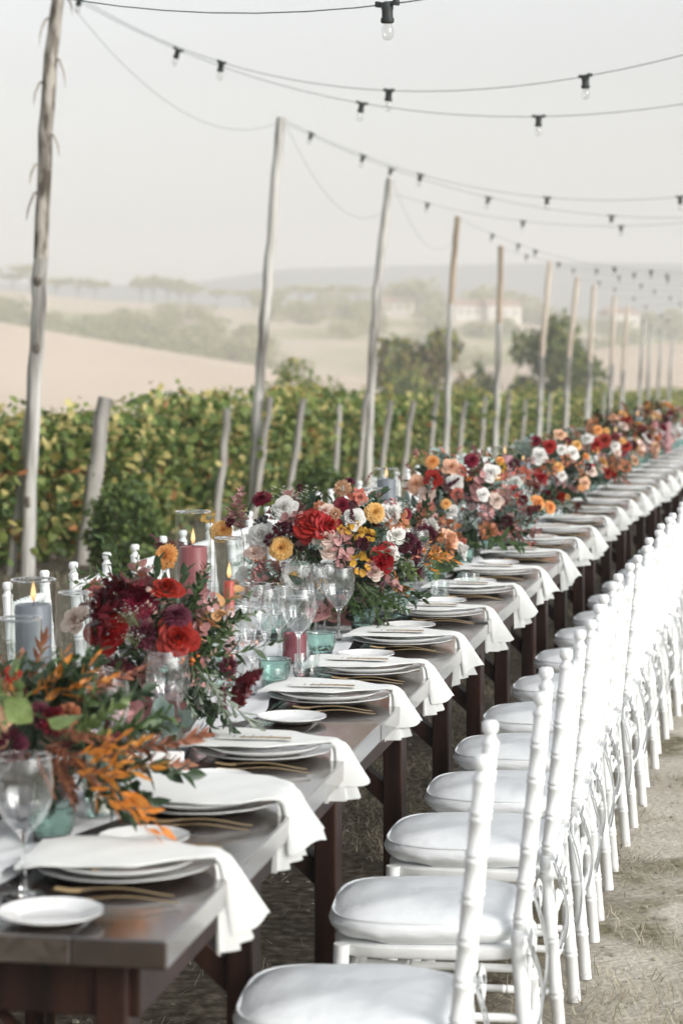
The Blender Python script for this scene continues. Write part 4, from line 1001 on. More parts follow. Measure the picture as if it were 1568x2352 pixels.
LF = {'green': pm('leaf_green', (.045, .085, .03), (.09, .15, .05), .2, .45), 'dark': pm('leaf_dark_green', (.02, .045, .02), (.045, .08, .035), .12, .4), 'lime': pm('leaf_light_green', (.16, .23, .07), (.22, .30, .11), .3, .45),
      'silver': pm('leaf_eucalyptus', (.25, .35, .31), (.36, .46, .42), .12, .6), 'olive': pm('leaf_olive', (.20, .25, .18), (.34, .38, .31), .12, .5), 'dusty': pm('leaf_dusty_pink', (.40, .185, .18), (.55, .31, .29), .15, .6),
      'oak': pm('leaf_oak_red', (.075, .006, .012), (.15, .018, .022), .22, .4), 'orange': pm('leaf_orange', (.62, .20, .02), (.74, .30, .05), .28, .45), 'brick': pm('leaf_coral', (.50, .13, .08), (.60, .19, .13), .25, .5),
      'brown': pm('leaf_brown_fern', (.26, .09, .05), (.40, .16, .09), .2, .6), 'pale': pm('leaf_pale_pink', (.56, .36, .30), (.68, .48, .42), .2, .6), 'tan': pm('leaf_apricot_disc', (.60, .29, .12), (.70, .38, .18), .2, .6)}
STM = mat('stem_green', (.10, .15, .05), .6, .2); BST = mat('stem_brown', (.13, .08, .05), .8, .3)
BER = mat('berry_orange', (.62, .16, .02), .25, .15, objvar=.1, coat=.3); DBR = mat('berry_dark', (.015, .02, .022), .3, .2, coat=.3)
CEN = mat('stamen_yellow', (.72, .42, .03), .7, .25, 40, bump=.5); CGR = mat('floret_green', (.35, .42, .14), .7)
def rose_mesh(seed, m_, N_=30, openness=1.0):
    rr = random.Random(seed); mb = MB()
    for k in range(N_):
        f = k/(N_-1); th0 = k*2.39996+rr.uniform(-.2, .2); half = (.95-.15*f)*rr.uniform(.9, 1.1)
        r0 = .05+.50*f**1.1; Lh = .78-.12*f; z0 = .10-.52*f**1.6+rr.uniform(-.02, .02); flare = (.04+.56*f**1.8)*openness
        G = []; nu, nv = 7, 6
        for j in range(nv):
            b = j/(nv-1); row = []
            for i in range(nu):
                a_ = -1+2*i/(nu-1); wid = half*(.45+.65*math.sin(math.pi*min(1, (b*.62+.14)))**.8)
                if b > .8: wid *= (1-.25*(b-.8)/.2)
                ht = b*(1-.20*a_*a_*b); th = th0+a_*wid
                rad = r0*(.35+.65*math.sin(min(1, b*1.3)*math.pi/2))+flare*ht**2.2+.02*math.sin(a_*4+seed+k)*b*f+.05*a_*a_*f*b
                curl = -.10*f*max(0, b-.75)/.25*(1+.4*math.sin(k*1.7+a_*2))
                z = z0+Lh*ht*(1-.25*f*b)+curl; rad += (.06*f*max(0, b-.75)/.25)
                row.append((rad*math.cos(th), rad*math.sin(th), z))
            G.append(row)
        mb.grid(G)
    return mb.mesh('rose', m_)
def dahlia_mesh(seed, m_, N_=120, wdt=.20, maxp=118, cup=.35, green=False):
    rr = random.Random(seed); mb = MB()
    for k in range(N_):
        f = (k+.5)/N_; ph = R(4)+R(maxp)*f**.62; th = k*2.39996; Ln = (.26+.74*f**.42)*rr.uniform(.93, 1.05); w_ = wdt*(.35+.75*f**.5)
        d = Vector((math.sin(ph)*math.cos(th), math.sin(ph)*math.sin(th), math.cos(ph)*.72)); s_ = Vector((-math.sin(th), math.cos(th), 0)); nn = d.normalized().cross(s_)*-1
        G = []
        for j, (b, ww) in enumerate(((.12, .35), (.55, .95), (.82, 1.0), (.95, .62), (1.0, .12))):
            c = d*Ln*b+nn*(-.10*b*b if f < .5 else .02*math.sin(b*3)); c.z -= .12*f*b*b
            G.append([tuple(c-s_*w_*ww*.5+nn*cup*w_*ww*.6), tuple(c), tuple(c+s_*w_*ww*.5+nn*cup*w_*ww*.6)])
        mb.grid(G)
    if green:
        mb.cur = 1
        for k in range(12):
            th = k*.5236; d = Vector((math.cos(th), math.sin(th), -.7)); s_ = Vector((-math.sin(th), math.cos(th), 0)); mb.grid([[tuple(d*.3-s_*.07), tuple(d*.3+s_*.07)], [tuple(d*.55-s_*.06), tuple(d*.55+s_*.06)], [tuple(d*.8-s_*.01+Vector((0, 0, .15))), tuple(d*.8+s_*.01+Vector((0, 0, .15)))]])
    return mb.mesh('dahlia', [m_, CGR])
def anemone_mesh(seed, m_):
    rr = random.Random(seed); mb = MB()
    for k in range(16):
        th = k*2.39996; lay = 0 if k < 7 else 1; s_ = Vector((-math.sin(th), math.cos(th), 0)); d = Vector((math.cos(th), math.sin(th), 0)); G = []
        for j in range(5):
            b = j/4; c = d*(.12+.85*b)*(.85+.15*lay)+Vector((0, 0, (.42 if not lay else .22)*math.sin(b*2.2)-.1-.08*lay*b)); ww = (.40*math.sin(math.pi*(.2+.72*b)))
            G.append([tuple(c+s_*a_*ww+Vector((0, 0, .10*a_*a_+.03*math.sin(a_*9+k)))) for a_ in (-1, -.5, 0, .5, 1)])
        mb.grid(G)
    mb.cur = 1; mb.ball((0, 0, .12), .22, 12, 6, (1, 1, .6))
    for k in range(40):
        th = k*2.4; r_ = .16+.16*rr.random(); mb.tube([(r_*.7*math.cos(th), r_*.7*math.sin(th), .1), (r_*math.cos(th), r_*math.sin(th), .30)], [.012, .022], 4)
    return mb.mesh('open_rose', [m_, CEN])
def fluffy_mesh(seed, m_, N_=170):        # carnation / celosia / pincushion: many narrow frilled petals
    rr = random.Random(seed); mb = MB()
    for k in range(N_):
        f = (k+.5)/N_; ph = math.acos(1-1.45*f); th = k*2.39996; d = Vector((math.sin(ph)*math.cos(th), math.sin(ph)*math.sin(th), math.cos(ph))); d = (d+Vector((rr.gauss(0, .1), rr.gauss(0, .1), rr.gauss(0, .1)))).normalized()
        s_ = d.cross(Vector((rr.random(), rr.random(), rr.random()))).normalized(); L_ = rr.uniform(.8, 1.08); w_ = .085
        mb.grid([[tuple(d*.4-s_*w_*.4), tuple(d*.4+s_*w_*.4)], [tuple(d*L_*.85-s_*w_), tuple(d*L_*.85+s_*w_)], [tuple(d*L_-s_*w_*.3), tuple(d*L_*.95+s_*w_*.9)]])
    return mb.mesh('ruffled_flower', m_)
def amaranth_mesh(seed, m_, hang=True):
    rr = random.Random(seed); mb = MB(); n = 190
    for k in range(n):
        f = k/n; rad = .16*(1-f)**.6*(1+.25*math.sin(f*22)) + .02; th = rr.uniform(0, 6.28); c = (rad*math.cos(th)*rr.uniform(.4, 1), rad*math.sin(th)*rr.uniform(.4, 1)+.12*math.sin(f*2.5), f)
        mb.ball(c, rr.uniform(.025, .05), 4, 3)
    return mb.mesh('amaranth', m_)
def leaf(mb, base, d, up, L_, w_, shape='lance', curve=.25, seed=0):
    d = Vector(d).normalized(); s_ = d.cross(Vector(up)); s_ = s_.normalized() if s_.length > 1e-3 else Vector((1, 0, 0)); n_ = s_.cross(d)
    prof = {'lance': ((0, .04), (.2, .62), (.42, 1), (.7, .72), (.9, .28), (1, .02)), 'round': ((0, .1), (.15, .68), (.4, 1), (.7, .93), (.9, .55), (1, .1)), 'ovate': ((0, .08), (.18, .8), (.38, 1), (.65, .75), (.88, .3), (1, .02)),
            'spoon': ((0, .05), (.3, .35), (.65, .95), (.82, 1), (.95, .6), (1, .1))}[shape]
    G = []
    for b, ww in prof:
        c = Vector(base)+d*L_*b+n_*(-curve*L_*b*b); q = w_*.5*ww
        G.append([tuple(c-s_*q+n_*q*.35), tuple(c), tuple(c+s_*q+n_*q*.35)])
    mb.grid(G)
def sprig_mesh(seed, m_, sm, nl=14, L_=.26, w_=.07, shape='lance', pairs=False, bend=.35, curve=.25, spread=55, name='leaf_sprig', stem=.010):
    rr = random.Random(seed); mb = MB(); pts = []; az = rr.uniform(0, 6.28)
    for k in range(10): f = k/9; pts.append(Vector((math.cos(az)*bend*f*f, math.sin(az)*bend*f*f, f)))
    mb.cur = 1; mb.tube(pts, [stem*(1-.6*k/9) for k in range(10)], 5); mb.cur = 0
    for k in range(nl):
        f = .14+.84*k/(nl-1); i = min(8, int(f*9)); p = pts[i].lerp(pts[i+1], f*9-i); t_ = (pts[i+1]-pts[i]).normalized()
        for sgn in ((1, -1) if pairs else (1,)):
            a_ = k*(1.571 if pairs else 2.4)+rr.uniform(-.3, .3)+(math.pi if sgn < 0 else 0); side = Vector((math.cos(a_), math.sin(a_), 0)); sp = R(spread*(1-.55*f)+rr.uniform(-10, 10))
            d = t_*math.cos(sp)+side*math.sin(sp); sc = (1-.35*f)*rr.uniform(.8, 1.15)
            leaf(mb, p, d, Vector((rr.uniform(-.3, .3), rr.uniform(-.3, .3), 1)), L_*sc, w_*sc, shape, curve*rr.uniform(.2, 1.4))
    return mb.mesh(name, [m_, sm])
OAK = [(0, .03), (.10, .10), (.16, .30), (.22, .12), (.32, .17), (.40, .46), (.46, .18), (.56, .20), (.66, .44), (.72, .17), (.80, .15), (.88, .24), (1.0, .0)]
def oak_mesh(seed, m_, sm, nl=5):
    rr = random.Random(seed); mb = MB(); mb.cur = 1; mb.tube([(0, 0, 0), (.02, .02, .3)], .012, 5); mb.cur = 0
    for k in range(nl):
        a_ = k*2.4+rr.uniform(-.3, .3); sp = R(rr.uniform(12, 60)); d = Vector((math.sin(sp)*math.cos(a_), math.sin(sp)*math.sin(a_), math.cos(sp))); s_ = d.cross(Vector((rr.uniform(-.5, .5), rr.uniform(-.5, .5), 1))).normalized(); n_ = s_.cross(d); L_ = rr.uniform(.55, .85); b0 = Vector((.02, .02, .25))
        G = []
        for b, ww in OAK:
            c = b0+d*L_*b-n_*.22*b*b*L_; q = ww*L_*.95; G.append([tuple(c-s_*q+n_*q*.25+d*q*.25), tuple(c), tuple(c+s_*q+n_*q*.25+d*q*.25)])
        mb.grid(G)
    return mb.mesh('oak_leaf_sprig', [m_, sm])
def wax_mesh(seed):
    rr = random.Random(seed); mb = MB()
    for k in range(16):
        e = Vector((rr.gauss(0, .28), rr.gauss(0, .28), rr.uniform(.55, 1.0))); mb.cur = 1; mb.tube([(0, 0, 0), tuple(e*.5+Vector((0, 0, .1))), tuple(e)], .006, 4); mb.cur = 0
        for q in range(5):
            a_ = q*1.257; mb.grid([[tuple(e), tuple(e+Vector((math.cos(a_)*.05-math.sin(a_)*.03, math.sin(a_)*.05+math.cos(a_)*.03, .01)))], [tuple(e+Vector((math.cos(a_)*.05+math.sin(a_)*.03, math.sin(a_)*.05-math.cos(a_)*.03, .01))), tuple(e+Vector((math.cos(a_)*.085, math.sin(a_)*.085, .02)))]])
        mb.ball(e+Vector((0, 0, .01)), .022, 5, 3)
    return mb.mesh('waxflower_sprig', [PET['white'], STM])
def berry_mesh(seed, bm, rad=.10, n=9):
    rr = random.Random(seed); mb = MB()
    for k in range(n):
        e = Vector((rr.gauss(0, .3), rr.gauss(0, .3), rr.uniform(.5, 1.0))); mb.cur = 1; mb.tube([(0, 0, 0), tuple(e*.6), tuple(e)], .012, 4); mb.cur = 0; mb.ball(e, rad*rr.uniform(.8, 1.2), 8, 6)
    return mb.mesh('berry_sprig', [bm, BST])
def disc_mesh(seed, m_, n=14):           # hydrangea or dried pennies: clustered broad discs
    rr = random.Random(seed); mb = MB()
    for k in range(n):
        f = (k+.5)/n; ph = math.acos(1-1.3*f); th = k*2.39996; d = Vector((math.sin(ph)*math.cos(th), math.sin(ph)*math.sin(th), math.cos(ph)*.8)); b = d*.45
        dd = (d+Vector((rr.gauss(0, .35), rr.gauss(0, .35), rr.gauss(0, .35)))).normalized(); leaf(mb, b, dd, (rr.uniform(-1, 1), rr.uniform(-1, 1), 1), .6, .58, 'round', rr.uniform(-.3, .5))
    return mb.mesh('petal_cluster', m_)
ROSE = {c: [rose_mesh(i*7+k, PET[c], openness=(1.0, 1.25)[k]) for k in range(2)] for i, c in enumerate(('red', 'blush', 'white', 'peach', 'coral'))}
DAH = {c: [dahlia_mesh(i+40, PET[c], *a_) for a_ in ((130, .24, 100, .35, c == 'burg'), (105, .27, 112, .2, False))] for i, c in enumerate(('yellow', 'apricot', 'burg', 'plum', 'peach'))}
FLU = {c: [fluffy_mesh(60+i, PET[c])] for i, c in enumerate(('plum', 'burg', 'peach', 'red', 'rust'))}
ANE = [anemone_mesh(3, PET['white'])]
DISC = {c: [disc_mesh(70+i, (PET.get(c) or LF[c])), disc_mesh(90+i, (PET.get(c) or LF[c]), 9)] for i, c in enumerate(('mustard', 'rust', 'pink', 'apricot', 'dusty', 'tan', 'pale', 'silver', 'brick'))}
AMA = [amaranth_mesh(k, PET['plum']) for k in range(2)]
SPR = {'ruscus': [sprig_mesh(k, LF['green'], STM, 13, .30, .11, 'lance', bend=.35) for k in range(3)], 'dark': [sprig_mesh(10+k, LF['dark'], STM, 13, .33, .18, 'ovate', bend=.2) for k in range(3)],
       'olive': [sprig_mesh(20+k, LF['olive'], STM, 8, .34, .085, 'spoon', True, bend=.4, spread=42) for k in range(2)], 'silver': [sprig_mesh(30+k, LF['silver'], BST, 6, .33, .31, 'round', True, bend=.25, spread=70) for k in range(2)],
       'dusty': [sprig_mesh(40+k, LF['dusty'], BST, 7, .28, .26, 'round', True, bend=.2, spread=72) for k in range(2)], 'orange': [sprig_mesh(50+k, LF['orange'], BST, 8, .44, .14, 'lance', bend=.3, curve=-.15) for k in range(3)],
       'lime': [sprig_mesh(60+k, LF['lime'], STM, 8, .42, .26, 'ovate', bend=.2) for k in range(2)], 'brick': [sprig_mesh(70+k, LF['brick'], BST, 8, .34, .13, 'lance', bend=.25) for k in range(2)],
       'brown': [sprig_mesh(80+k, LF['brown'], BST, 15, .27, .09, 'lance', True, bend=.3) for k in range(2)], 'pale': [sprig_mesh(90+k, LF['pale'], BST, 6, .25, .21, 'round', True, bend=.25, spread=75) for k in range(2)],
       'tan': [sprig_mesh(95+k, LF['tan'], BST, 6, .32, .29, 'round', False, bend=.25, spread=75) for k in range(2)], 'bigleaf': [sprig_mesh(99, LF['lime'], STM, 2, .95, .6, 'ovate', bend=.1, spread=45)],
       'oak': [oak_mesh(k, LF['oak'], BST) for k in range(3)], 'oakbrick': [oak_mesh(9, LF['brick'], BST, 3)], 'wax': [wax_mesh(k) for k in range(2)], 'berry': [berry_mesh(k, BER) for k in range(2)], 'dberry': [berry_mesh(5, DBR, .13, 16)]}
BUD = berry_mesh(77, CGR, .22, 1); SCAB = fluffy_mesh(88, PET['plum'], 60)
VASE = MB(); VASE.lathe([(0, 0), (.055, 0), (.06, .01), (.085, .05), (.095, .085), (.097, .09), (.09, .088), (.08, .05), (0, .045)], 28); VASEM = VASE.mesh('bowl', mat('dark_bowl', (.07, .06, .055), .35, .2))
NAMES = {'rose': 'rose', 'dah': 'dahlia', 'flu': 'ruffled_flower', 'ane': 'open_rose', 'disc': 'petal_cluster', 'ama': 'amaranth'}
def orient(d, roll):
    q = Vector(d).to_track_quat('Z', 'Y'); return (q.to_matrix()@Matrix.Rotation(roll, 3, 'Z')).to_4x4()
ARRS = []
class Arr:
    def __init__(s, cx, Z0, label, halfw=.32, seed=0, ztop=.42):
        s.rr = random.Random(seed); v, u = vu(cx, Z0); s.base = W(v, u, TZ+.013); s.Z0 = Z0; s.hw = halfw; s.v = v
        s.o = thing('flower_arrangement', label, 'flowers', s.base, 0, 'flower arrangements down the tables'); s.ctr = Vector((0, 0, .13)); s.top = ztop
        O('bowl', VASEM, s.o); s.taken = []; ARRS.append(s)
    def loc(s, px, py, fw=None):
        """a point of the photo, set on the front surface of the arrangement's rounded body"""
        q = PW(px, py, s.Z0)-s.base; rx = s.hw; rz = s.top-.10; e = (q.x/rx)**2+((q.z-.15)/rz)**2
        dep = .265*math.sqrt(max(0, 1-e)) if fw is None else fw; Z = s.Z0-dep; return PW(px, py, Z)-s.base, dep
    def put(s, kind, col, px, py, rpx, d=None, fw=None, roll=None, seat=None):
        lib = {'rose': ROSE, 'dah': DAH, 'flu': FLU, 'disc': DISC}.get(kind); ms = lib[col] if lib else ANE if kind == 'ane' else AMA
        p, dep = s.loc(px, py, fw); sc = 1.12*rpx*(s.Z0-dep)/F
        if d is None:
            d = (p-Vector((0, .05, .10))); d.normalize(); d = d*.62+Vector((0, -.75, .22))
        d = Vector(d).normalized(); me = s.rr.choice(ms); M_ = Matrix.Translation(p-d*sc*.25)@orient(d, s.rr.uniform(0, 6))@Matrix.Diagonal((sc, sc, sc*(.9 if kind != 'ama' else 1), 1))
        O(NAMES[kind], me, s.o, M=M_); s.taken.append((p, sc))
    def sprig(s, key, px, py, ex, ey, fw=None, back=0):
        """a sprig growing from photo point px,py to ex,ey"""
        p, dep = s.loc(px, py, fw); e = PW(ex, ey, s.Z0-dep+back)-s.base; s.sprig3(key, p, e)
    def sprig3(s, key, p, e):
        d = e-p; Ln = d.length; M_ = Matrix.Translation(p)@orient(d, s.rr.uniform(0, 6))@Matrix.Scale(Ln, 4)
        m_ = s.rr.choice(SPR[key]); O(m_.name.split('.')[0], m_, s.o, M=M_)
    def fill(s, keys, n, lmin=.13, lmax=.24, low=True):
        for k in range(n):
            th = s.rr.uniform(0, 6.283); el = s.rr.uniform(-.25 if low else 0, 1.25); d = Vector((math.cos(th)*math.cos(el)*s.hw/.30, math.sin(th)*math.cos(el), math.sin(el)*s.top/.38))
            p = s.ctr+Vector((d.x*.11, d.y*.11, d.z*.10)); L_ = s.rr.uniform(lmin, lmax); e = p+d*L_*.85+Vector((0, 0, -.03 if el < .3 else 0))
            if e.z < .02: e.z = .02
            s.sprig3(s.rr.choice(keys), p, e)
    def rnd(s, recipe):
        """random flowers over the dome"""
        for kind, col, r_ in recipe:
            for tr_ in range(30):
                th = s.rr.uniform(0, 6.283); el = s.rr.uniform(-.02, 1.35); d = Vector((math.cos(th)*math.cos(el)*s.hw, math.sin(th)*math.cos(el)*.27, .12+math.sin(el)*(s.top-.17)))
                if all((d-q).length > (r_+r2)*.85 for q, r2 in s.taken): break
            lib = {'rose': ROSE, 'dah': DAH, 'flu': FLU, 'disc': DISC}.get(kind); ms = lib[col] if lib else ANE if kind == 'ane' else AMA
            n_ = Vector((d.x/s.hw, d.y/.27, (d.z-.05)/s.top)); n_.normalize(); n_.z += .2
            O(NAMES[kind], s.rr.choice(ms), s.o, M=Matrix.Translation(d)@orient(n_, s.rr.uniform(0, 6))@Matrix.Scale(r_, 4)); s.taken.append((d, r_))
def r4(x, y): return ((800+x/1.742)*.6272, (1500+y/1.742)*.6272)
def r5(x, y): return ((1500+x/1.568)*.6272, (1300+y/1.568)*.6272)

# --- nearest arrangement, orange and brown leaves, at the left edge
A = Arr(52, 4.15, 'nearest flower arrangement, with orange leaves and big green leaves at the left edge', .34, 1, .30)
A.fill(['dark', 'dark', 'dark', 'ruscus', 'brown'], 90, .12, .22)
A.put('flu', 'burg', 125, 1655, 34); A.put('flu', 'plum', 90, 1640, 30); A.put('flu', 'rust', 160, 1640, 26)
A.put('rose', 'red', 30, 1548, 16); A.put('disc', 'rust', 20, 1600, 40); A.put('flu', 'plum', 20, 1710, 42); A.put('rose', 'peach', -40, 1650, 60)
for a_ in [(70, 1640, 20, 1540), (40, 1640, -10, 1570)]: A.sprig('lime', *a_)
A.sprig('bigleaf', -5, 1600, 110, 1660, .38); A.sprig('bigleaf', 40, 1650, 20, 1560, .34); A.sprig('lime', 30, 1640, -20, 1690, .3)
for a_ in [(60, 1640, 30, 1560), (90, 1630, 175, 1525), (120, 1600, 240, 1545), (60, 1600, 130, 1545), (150, 1600, 235, 1530)]: A.sprig('orange', *a_, .12)
for a_ in [(50, 1640, 150, 1530), (60, 1600, 160, 1470), (50, 1600, 65, 1490), (110, 1610, 260, 1590), (80, 1600, 200, 1510)]: A.sprig('ruscus', *a_, .06)
for a_ in [(190, 1760, 300, 1720), (200, 1780, 360, 1800), (210, 1790, 385, 1850), (190, 1800, 300, 1880), (230, 1780, 345, 1715), (150, 1740, 280, 1730), (240, 1830, 370, 1880), (160, 1770, 260, 1800), (230, 1760, 250, 1690)]: A.sprig('orange', *a_, .30)
for a_ in [(90, 1700, 200, 1790), (100, 1690, 230, 1760), (120, 1720, 170, 1850), (80, 1720, 120, 1830), (150, 1680, 250, 1700), (110, 1650, 190, 1720), (150, 1720, 240, 1800)]: A.sprig('brown', *a_, .27)
for a_ in [(130, 1700, 250, 1640), (170, 1680, 300, 1630), (170, 1700, 255, 1690)]: A.sprig('lime', *a_, .24)
for a_ in [(150, 1740, 240, 1850), (180, 1800, 300, 1900), (230, 1800, 320, 1850), (120, 1760, 130, 1840), (140, 1720, 230, 1720)]: A.sprig('dark', *a_, .22)
for a_ in [(140, 1760, 150, 1670), (200, 1740, 280, 1670)]: A.sprig('oak', *a_, .2)

# --- dark red arrangement
A = Arr(385, 5.12, 'dark red flower arrangement with burgundy oak leaves and scarlet roses', .22, 2, .40)
A.fill(['dark', 'dark', 'ruscus', 'dark', 'dusty', 'dark'], 84, .11, .19)
A.put('rose', 'red', 408, 1462, 43, (.05, -1, .25)); A.put('rose', 'red', 242, 1455, 40, (-.3, -1, .2)); A.put('rose', 'red', 385, 1345, 33, (.1, -.5, .8)); A.put('dah', 'burg', 316, 1370, 46, (-.05, -.75, .5))
A.put('dah', 'plum', 408, 1402, 36, (.1, -.5, .9)); A.put('flu', 'plum', 330, 1458, 32); A.put('flu', 'plum', 275, 1545, 34); A.put('flu', 'plum', 525, 1530, 22); A.put('dah', 'burg', 250, 1385, 30)
A.put('rose', 'blush', 170, 1420, 28, fw=0); A.put('disc', 'dusty', 480, 1380, 24)
for a_ in [(270, 1400, 215, 1320), (280, 1390, 262, 1295), (300, 1390, 325, 1300), (250, 1420, 190, 1370), (260, 1440, 185, 1400), (240, 1410, 205, 1345), (290, 1400, 300, 1320), (270, 1440, 225, 1430), (255, 1470, 200, 1470), (280, 1420, 230, 1350), (270, 1420, 205, 1420)]: A.sprig('oak', *a_, .2)
A.sprig('oakbrick', 320, 1380, 325, 1300, .02); A.sprig('oakbrick', 250, 1400, 205, 1320, .02)
for a_ in [(520, 1550, 600, 1590), (520, 1560, 570, 1625), (540, 1540, 612, 1570)]: A.sprig('oak', *a_, .2)
for a_ in [(300, 1440, 300, 1385), (320, 1440, 290, 1400), (310, 1490, 320, 1450), (310, 1480, 285, 1450)]: A.sprig('wax', *a_, .27)
for a_ in [(400, 1420, 360, 1350), (410, 1420, 395, 1365), (380, 1430, 340, 1385), (440, 1540, 500, 1510), (430, 1500, 470, 1560), (520, 1480, 585, 1470)]: A.sprig('pale', *a_, .22)
for a_ in [(450, 1480, 500, 1390), (460, 1470, 520, 1350), (440, 1490, 480, 1410)]: A.sprig('tan', *a_, .16)
for a_ in [(430, 1400, 500, 1300), (450, 1410, 560, 1340), (440, 1390, 470, 1300), (470, 1440, 600, 1410), (460, 1450, 560, 1450), (420, 1500, 620, 1540), (440, 1480, 540, 1500), (300, 1340, 210, 1260), (310, 1340, 180, 1300), (290, 1330, 240, 1240), (320, 1340, 300, 1270), (300, 1350, 165, 1340)]: A.sprig('ruscus', *a_, .10)
for a_ in [(440, 1540, 480, 1650), (450, 1530, 545, 1640), (470, 1530, 530, 1680), (440, 1530, 470, 1610), (420, 1560, 430, 1640)]: A.sprig('olive', *a_, .26)
for a_ in [(460, 1580, 505, 1690), (470, 1590, 540, 1700), (440, 1500, 470, 1590), (420, 1520, 520, 1560)]: A.sprig('dark', *a_, .22)
A.put('ama', '', 515, 1590, 66, (.25, -.1, -1), .22); A.sprig('berry', 440, 1560, 440, 1510, .24); A.sprig('oak', 385, 1560, 398, 1640, .1)
A.put('dah', 'apricot', 375, 1275, 30, (-.4, -.7, .3), -.3); A.sprig('ruscus', 380, 1330, 380, 1290, -.3)

# --- the large arrangement in sharp focus
A = Arr(768, 7.15, 'large sharp flower arrangement with a big scarlet rose, amber dahlias and white roses', .33, 3, .47)
A.fill(['dark', 'dark', 'ruscus', 'dark', 'ruscus', 'silver', 'dusty'], 100, .12, .21)
for col, x, y, r, d in [('burg', 265, 548, 66, (-.3, -.5, .8)), ('burg', 785, 605, 60, (0, -.9, .3)), ('yellow', 395, 880, 78, (-.1, -1, .25)), ('yellow', 1002, 648, 70, (.2, -.9, .35)), ('apricot', 22, 762, 62, (-.3, -.8, .3)),
                        ('plum', 835, 445, 40, (.1, -.4, 1)), ('burg', 1205, 655, 42, (.5, -.7, .5)), ('plum', 70, 705, 32, (-.4, -.6, .4)), ('burg', 60, 720, 30, None)]: A.put('dah', col, *r4(x, y), r*.36, d)
A.put('rose', 'red', *r4(620, 700), 38, (-.1, -.75, .75)); A.put('rose', 'red', *r4(705, 735), 30, (.5, -.8, .3)); A.put('rose', 'red', *r4(560, 760), 26, (-.3, -1, 0)); A.put('rose', 'red', *r4(1060, 945), 30, (.3, -1, .1)); A.put('rose', 'red', *r4(1030, 985), 24, (-.2, -1, -.1))
for col, x, y, r in [('white', 410, 618, 66), ('white', 265, 790, 80), ('blush', 230, 910, 64), ('blush', 690, 812, 72), ('blush', 700, 900, 50), ('white', 865, 695, 58), ('blush', 1000, 1035, 46), ('white', 1105, 650, 62), ('white', 1140, 795, 55), ('white', 1100, 910, 45), ('peach', 120, 1150, 55), ('white', 160, 1050, 46), ('blush', 680, 640, 46), ('coral', 900, 560, 40)]: A.put('rose', col, *r4(x, y), r*.37)
A.put('ane', '', *r4(480, 1055), 31, (0, -1, .35)); A.put('flu', 'peach', *r4(792, 497), 20); A.put('flu', 'peach', *r4(745, 660), 14)
for col, x, y, r in [('mustard', 870, 770, 54), ('mustard', 955, 800, 46), ('mustard', 905, 975, 66), ('mustard', 655, 1125, 40), ('mustard', 785, 765, 28), ('dusty', 795, 850, 72), ('dusty', 250, 1040, 58), ('dusty', 500, 690, 44), ('dusty', 790, 955, 44), ('dusty', 975, 1010, 40), ('rust', 1140, 690, 66), ('brick', 885, 545, 50), ('rust', 720, 720, 30), ('rust', 640, 610, 30), ('dusty', 1100, 590, 32)]: A.put('disc', col, *r4(x, y), r*.42)
for x, y, r in [(330, 830, 44), (390, 755, 46), (440, 750, 40), (1210, 830, 52), (1250, 860, 48), (1185, 870, 42), (920, 850, 46), (1260, 920, 34), (860, 600, 24)]: A.put('flu', 'plum', *r4(x, y), r*.38)
A.put('ama', '', *r4(1270, 930), 66, (.08, -.1, -1), .05); A.put('ama', '', *r4(1060, 1040), 60, (.0, -.1, -1), .2); A.put('ama', '', *r4(860, 700), 38, (-.1, 0, 1))
def S(key, x0, y0, x1, y1, fw=.16): A.sprig(key, *r4(x0, y0), *r4(x1, y1), fw)
S('dusty', 150, 800, 108, 530, -.02); S('dusty', 130, 760, 150, 640, 0); S('dusty', 200, 1000, 250, 1100, .2); S('dusty', 480, 760, 540, 670); S('dusty', 300, 950, 190, 1080, .18); S('dusty', 60, 560+200, 115, 520, .0); S('dusty', 940, 480, 960, 400, 0)
for a_ in [(260, 1000, 160, 960), (300, 960, 350, 1060), (200, 940, 110, 1000), (560, 850, 660, 900), (440, 960, 560, 1000), (200, 980, 190, 1080), (1270, 960, 1330, 1050), (900, 620, 970, 560), (600, 900, 640, 840), (1180, 560, 1190, 650)]: S('silver', *a_, .26)
for a_ in [(380, 640, 430, 500), (420, 640, 500, 520), (400, 640, 380, 520), (440, 600, 460, 530), (1080, 820, 1130, 760)]: S('wax', *a_, .06)
for a_ in [(500, 800, 560, 700), (520, 820, 500, 770), (270, 1000, 250, 950), (1100, 830, 1120, 770), (350, 1000, 380, 960), (340, 1100, 345, 1080), (1000, 1140, 1010, 1100)]: S('berry', *a_, .17)
S('dberry', 300, 780, 270, 690, .1); S('dberry', 320, 760, 260, 700, .1)
for a_ in [(880, 1100, 1000, 1330), (900, 1120, 1090, 1350), (930, 1130, 1180, 1330), (920, 1100, 1060, 1250), (960, 1130, 1230, 1290), (850, 1150, 870, 1320), (1000, 1180, 1160, 1390), (820, 1180, 900, 1300), (640, 1000, 760, 1080), (620, 1050, 720, 1140), (860, 1180, 740, 1290), (780, 1250, 690, 1340), (900, 1200, 960, 1350), (1020, 1120, 1170, 1250)]: S('ruscus', *a_, .28)
for a_ in [(560, 880, 620, 1030), (500, 900, 640, 960), (420, 1020, 300, 1090), (330, 1080, 200, 1180), (380, 1100, 330, 1170), (600, 950, 660, 1060), (860, 1040, 940, 1120), (700, 980, 640, 1070), (1000, 850, 1090, 850), (360, 720, 350, 620), (180, 700, 190, 600), (950, 1060, 900, 1160), (560, 1100, 700, 1120)]: S('dark', *a_, .22)
for a_ in [(1160, 960, 1250, 1080), (1180, 980, 1300, 1060), (1130, 940, 1190, 1060), (850, 900, 860, 830)]: S('lime', *a_, .22)
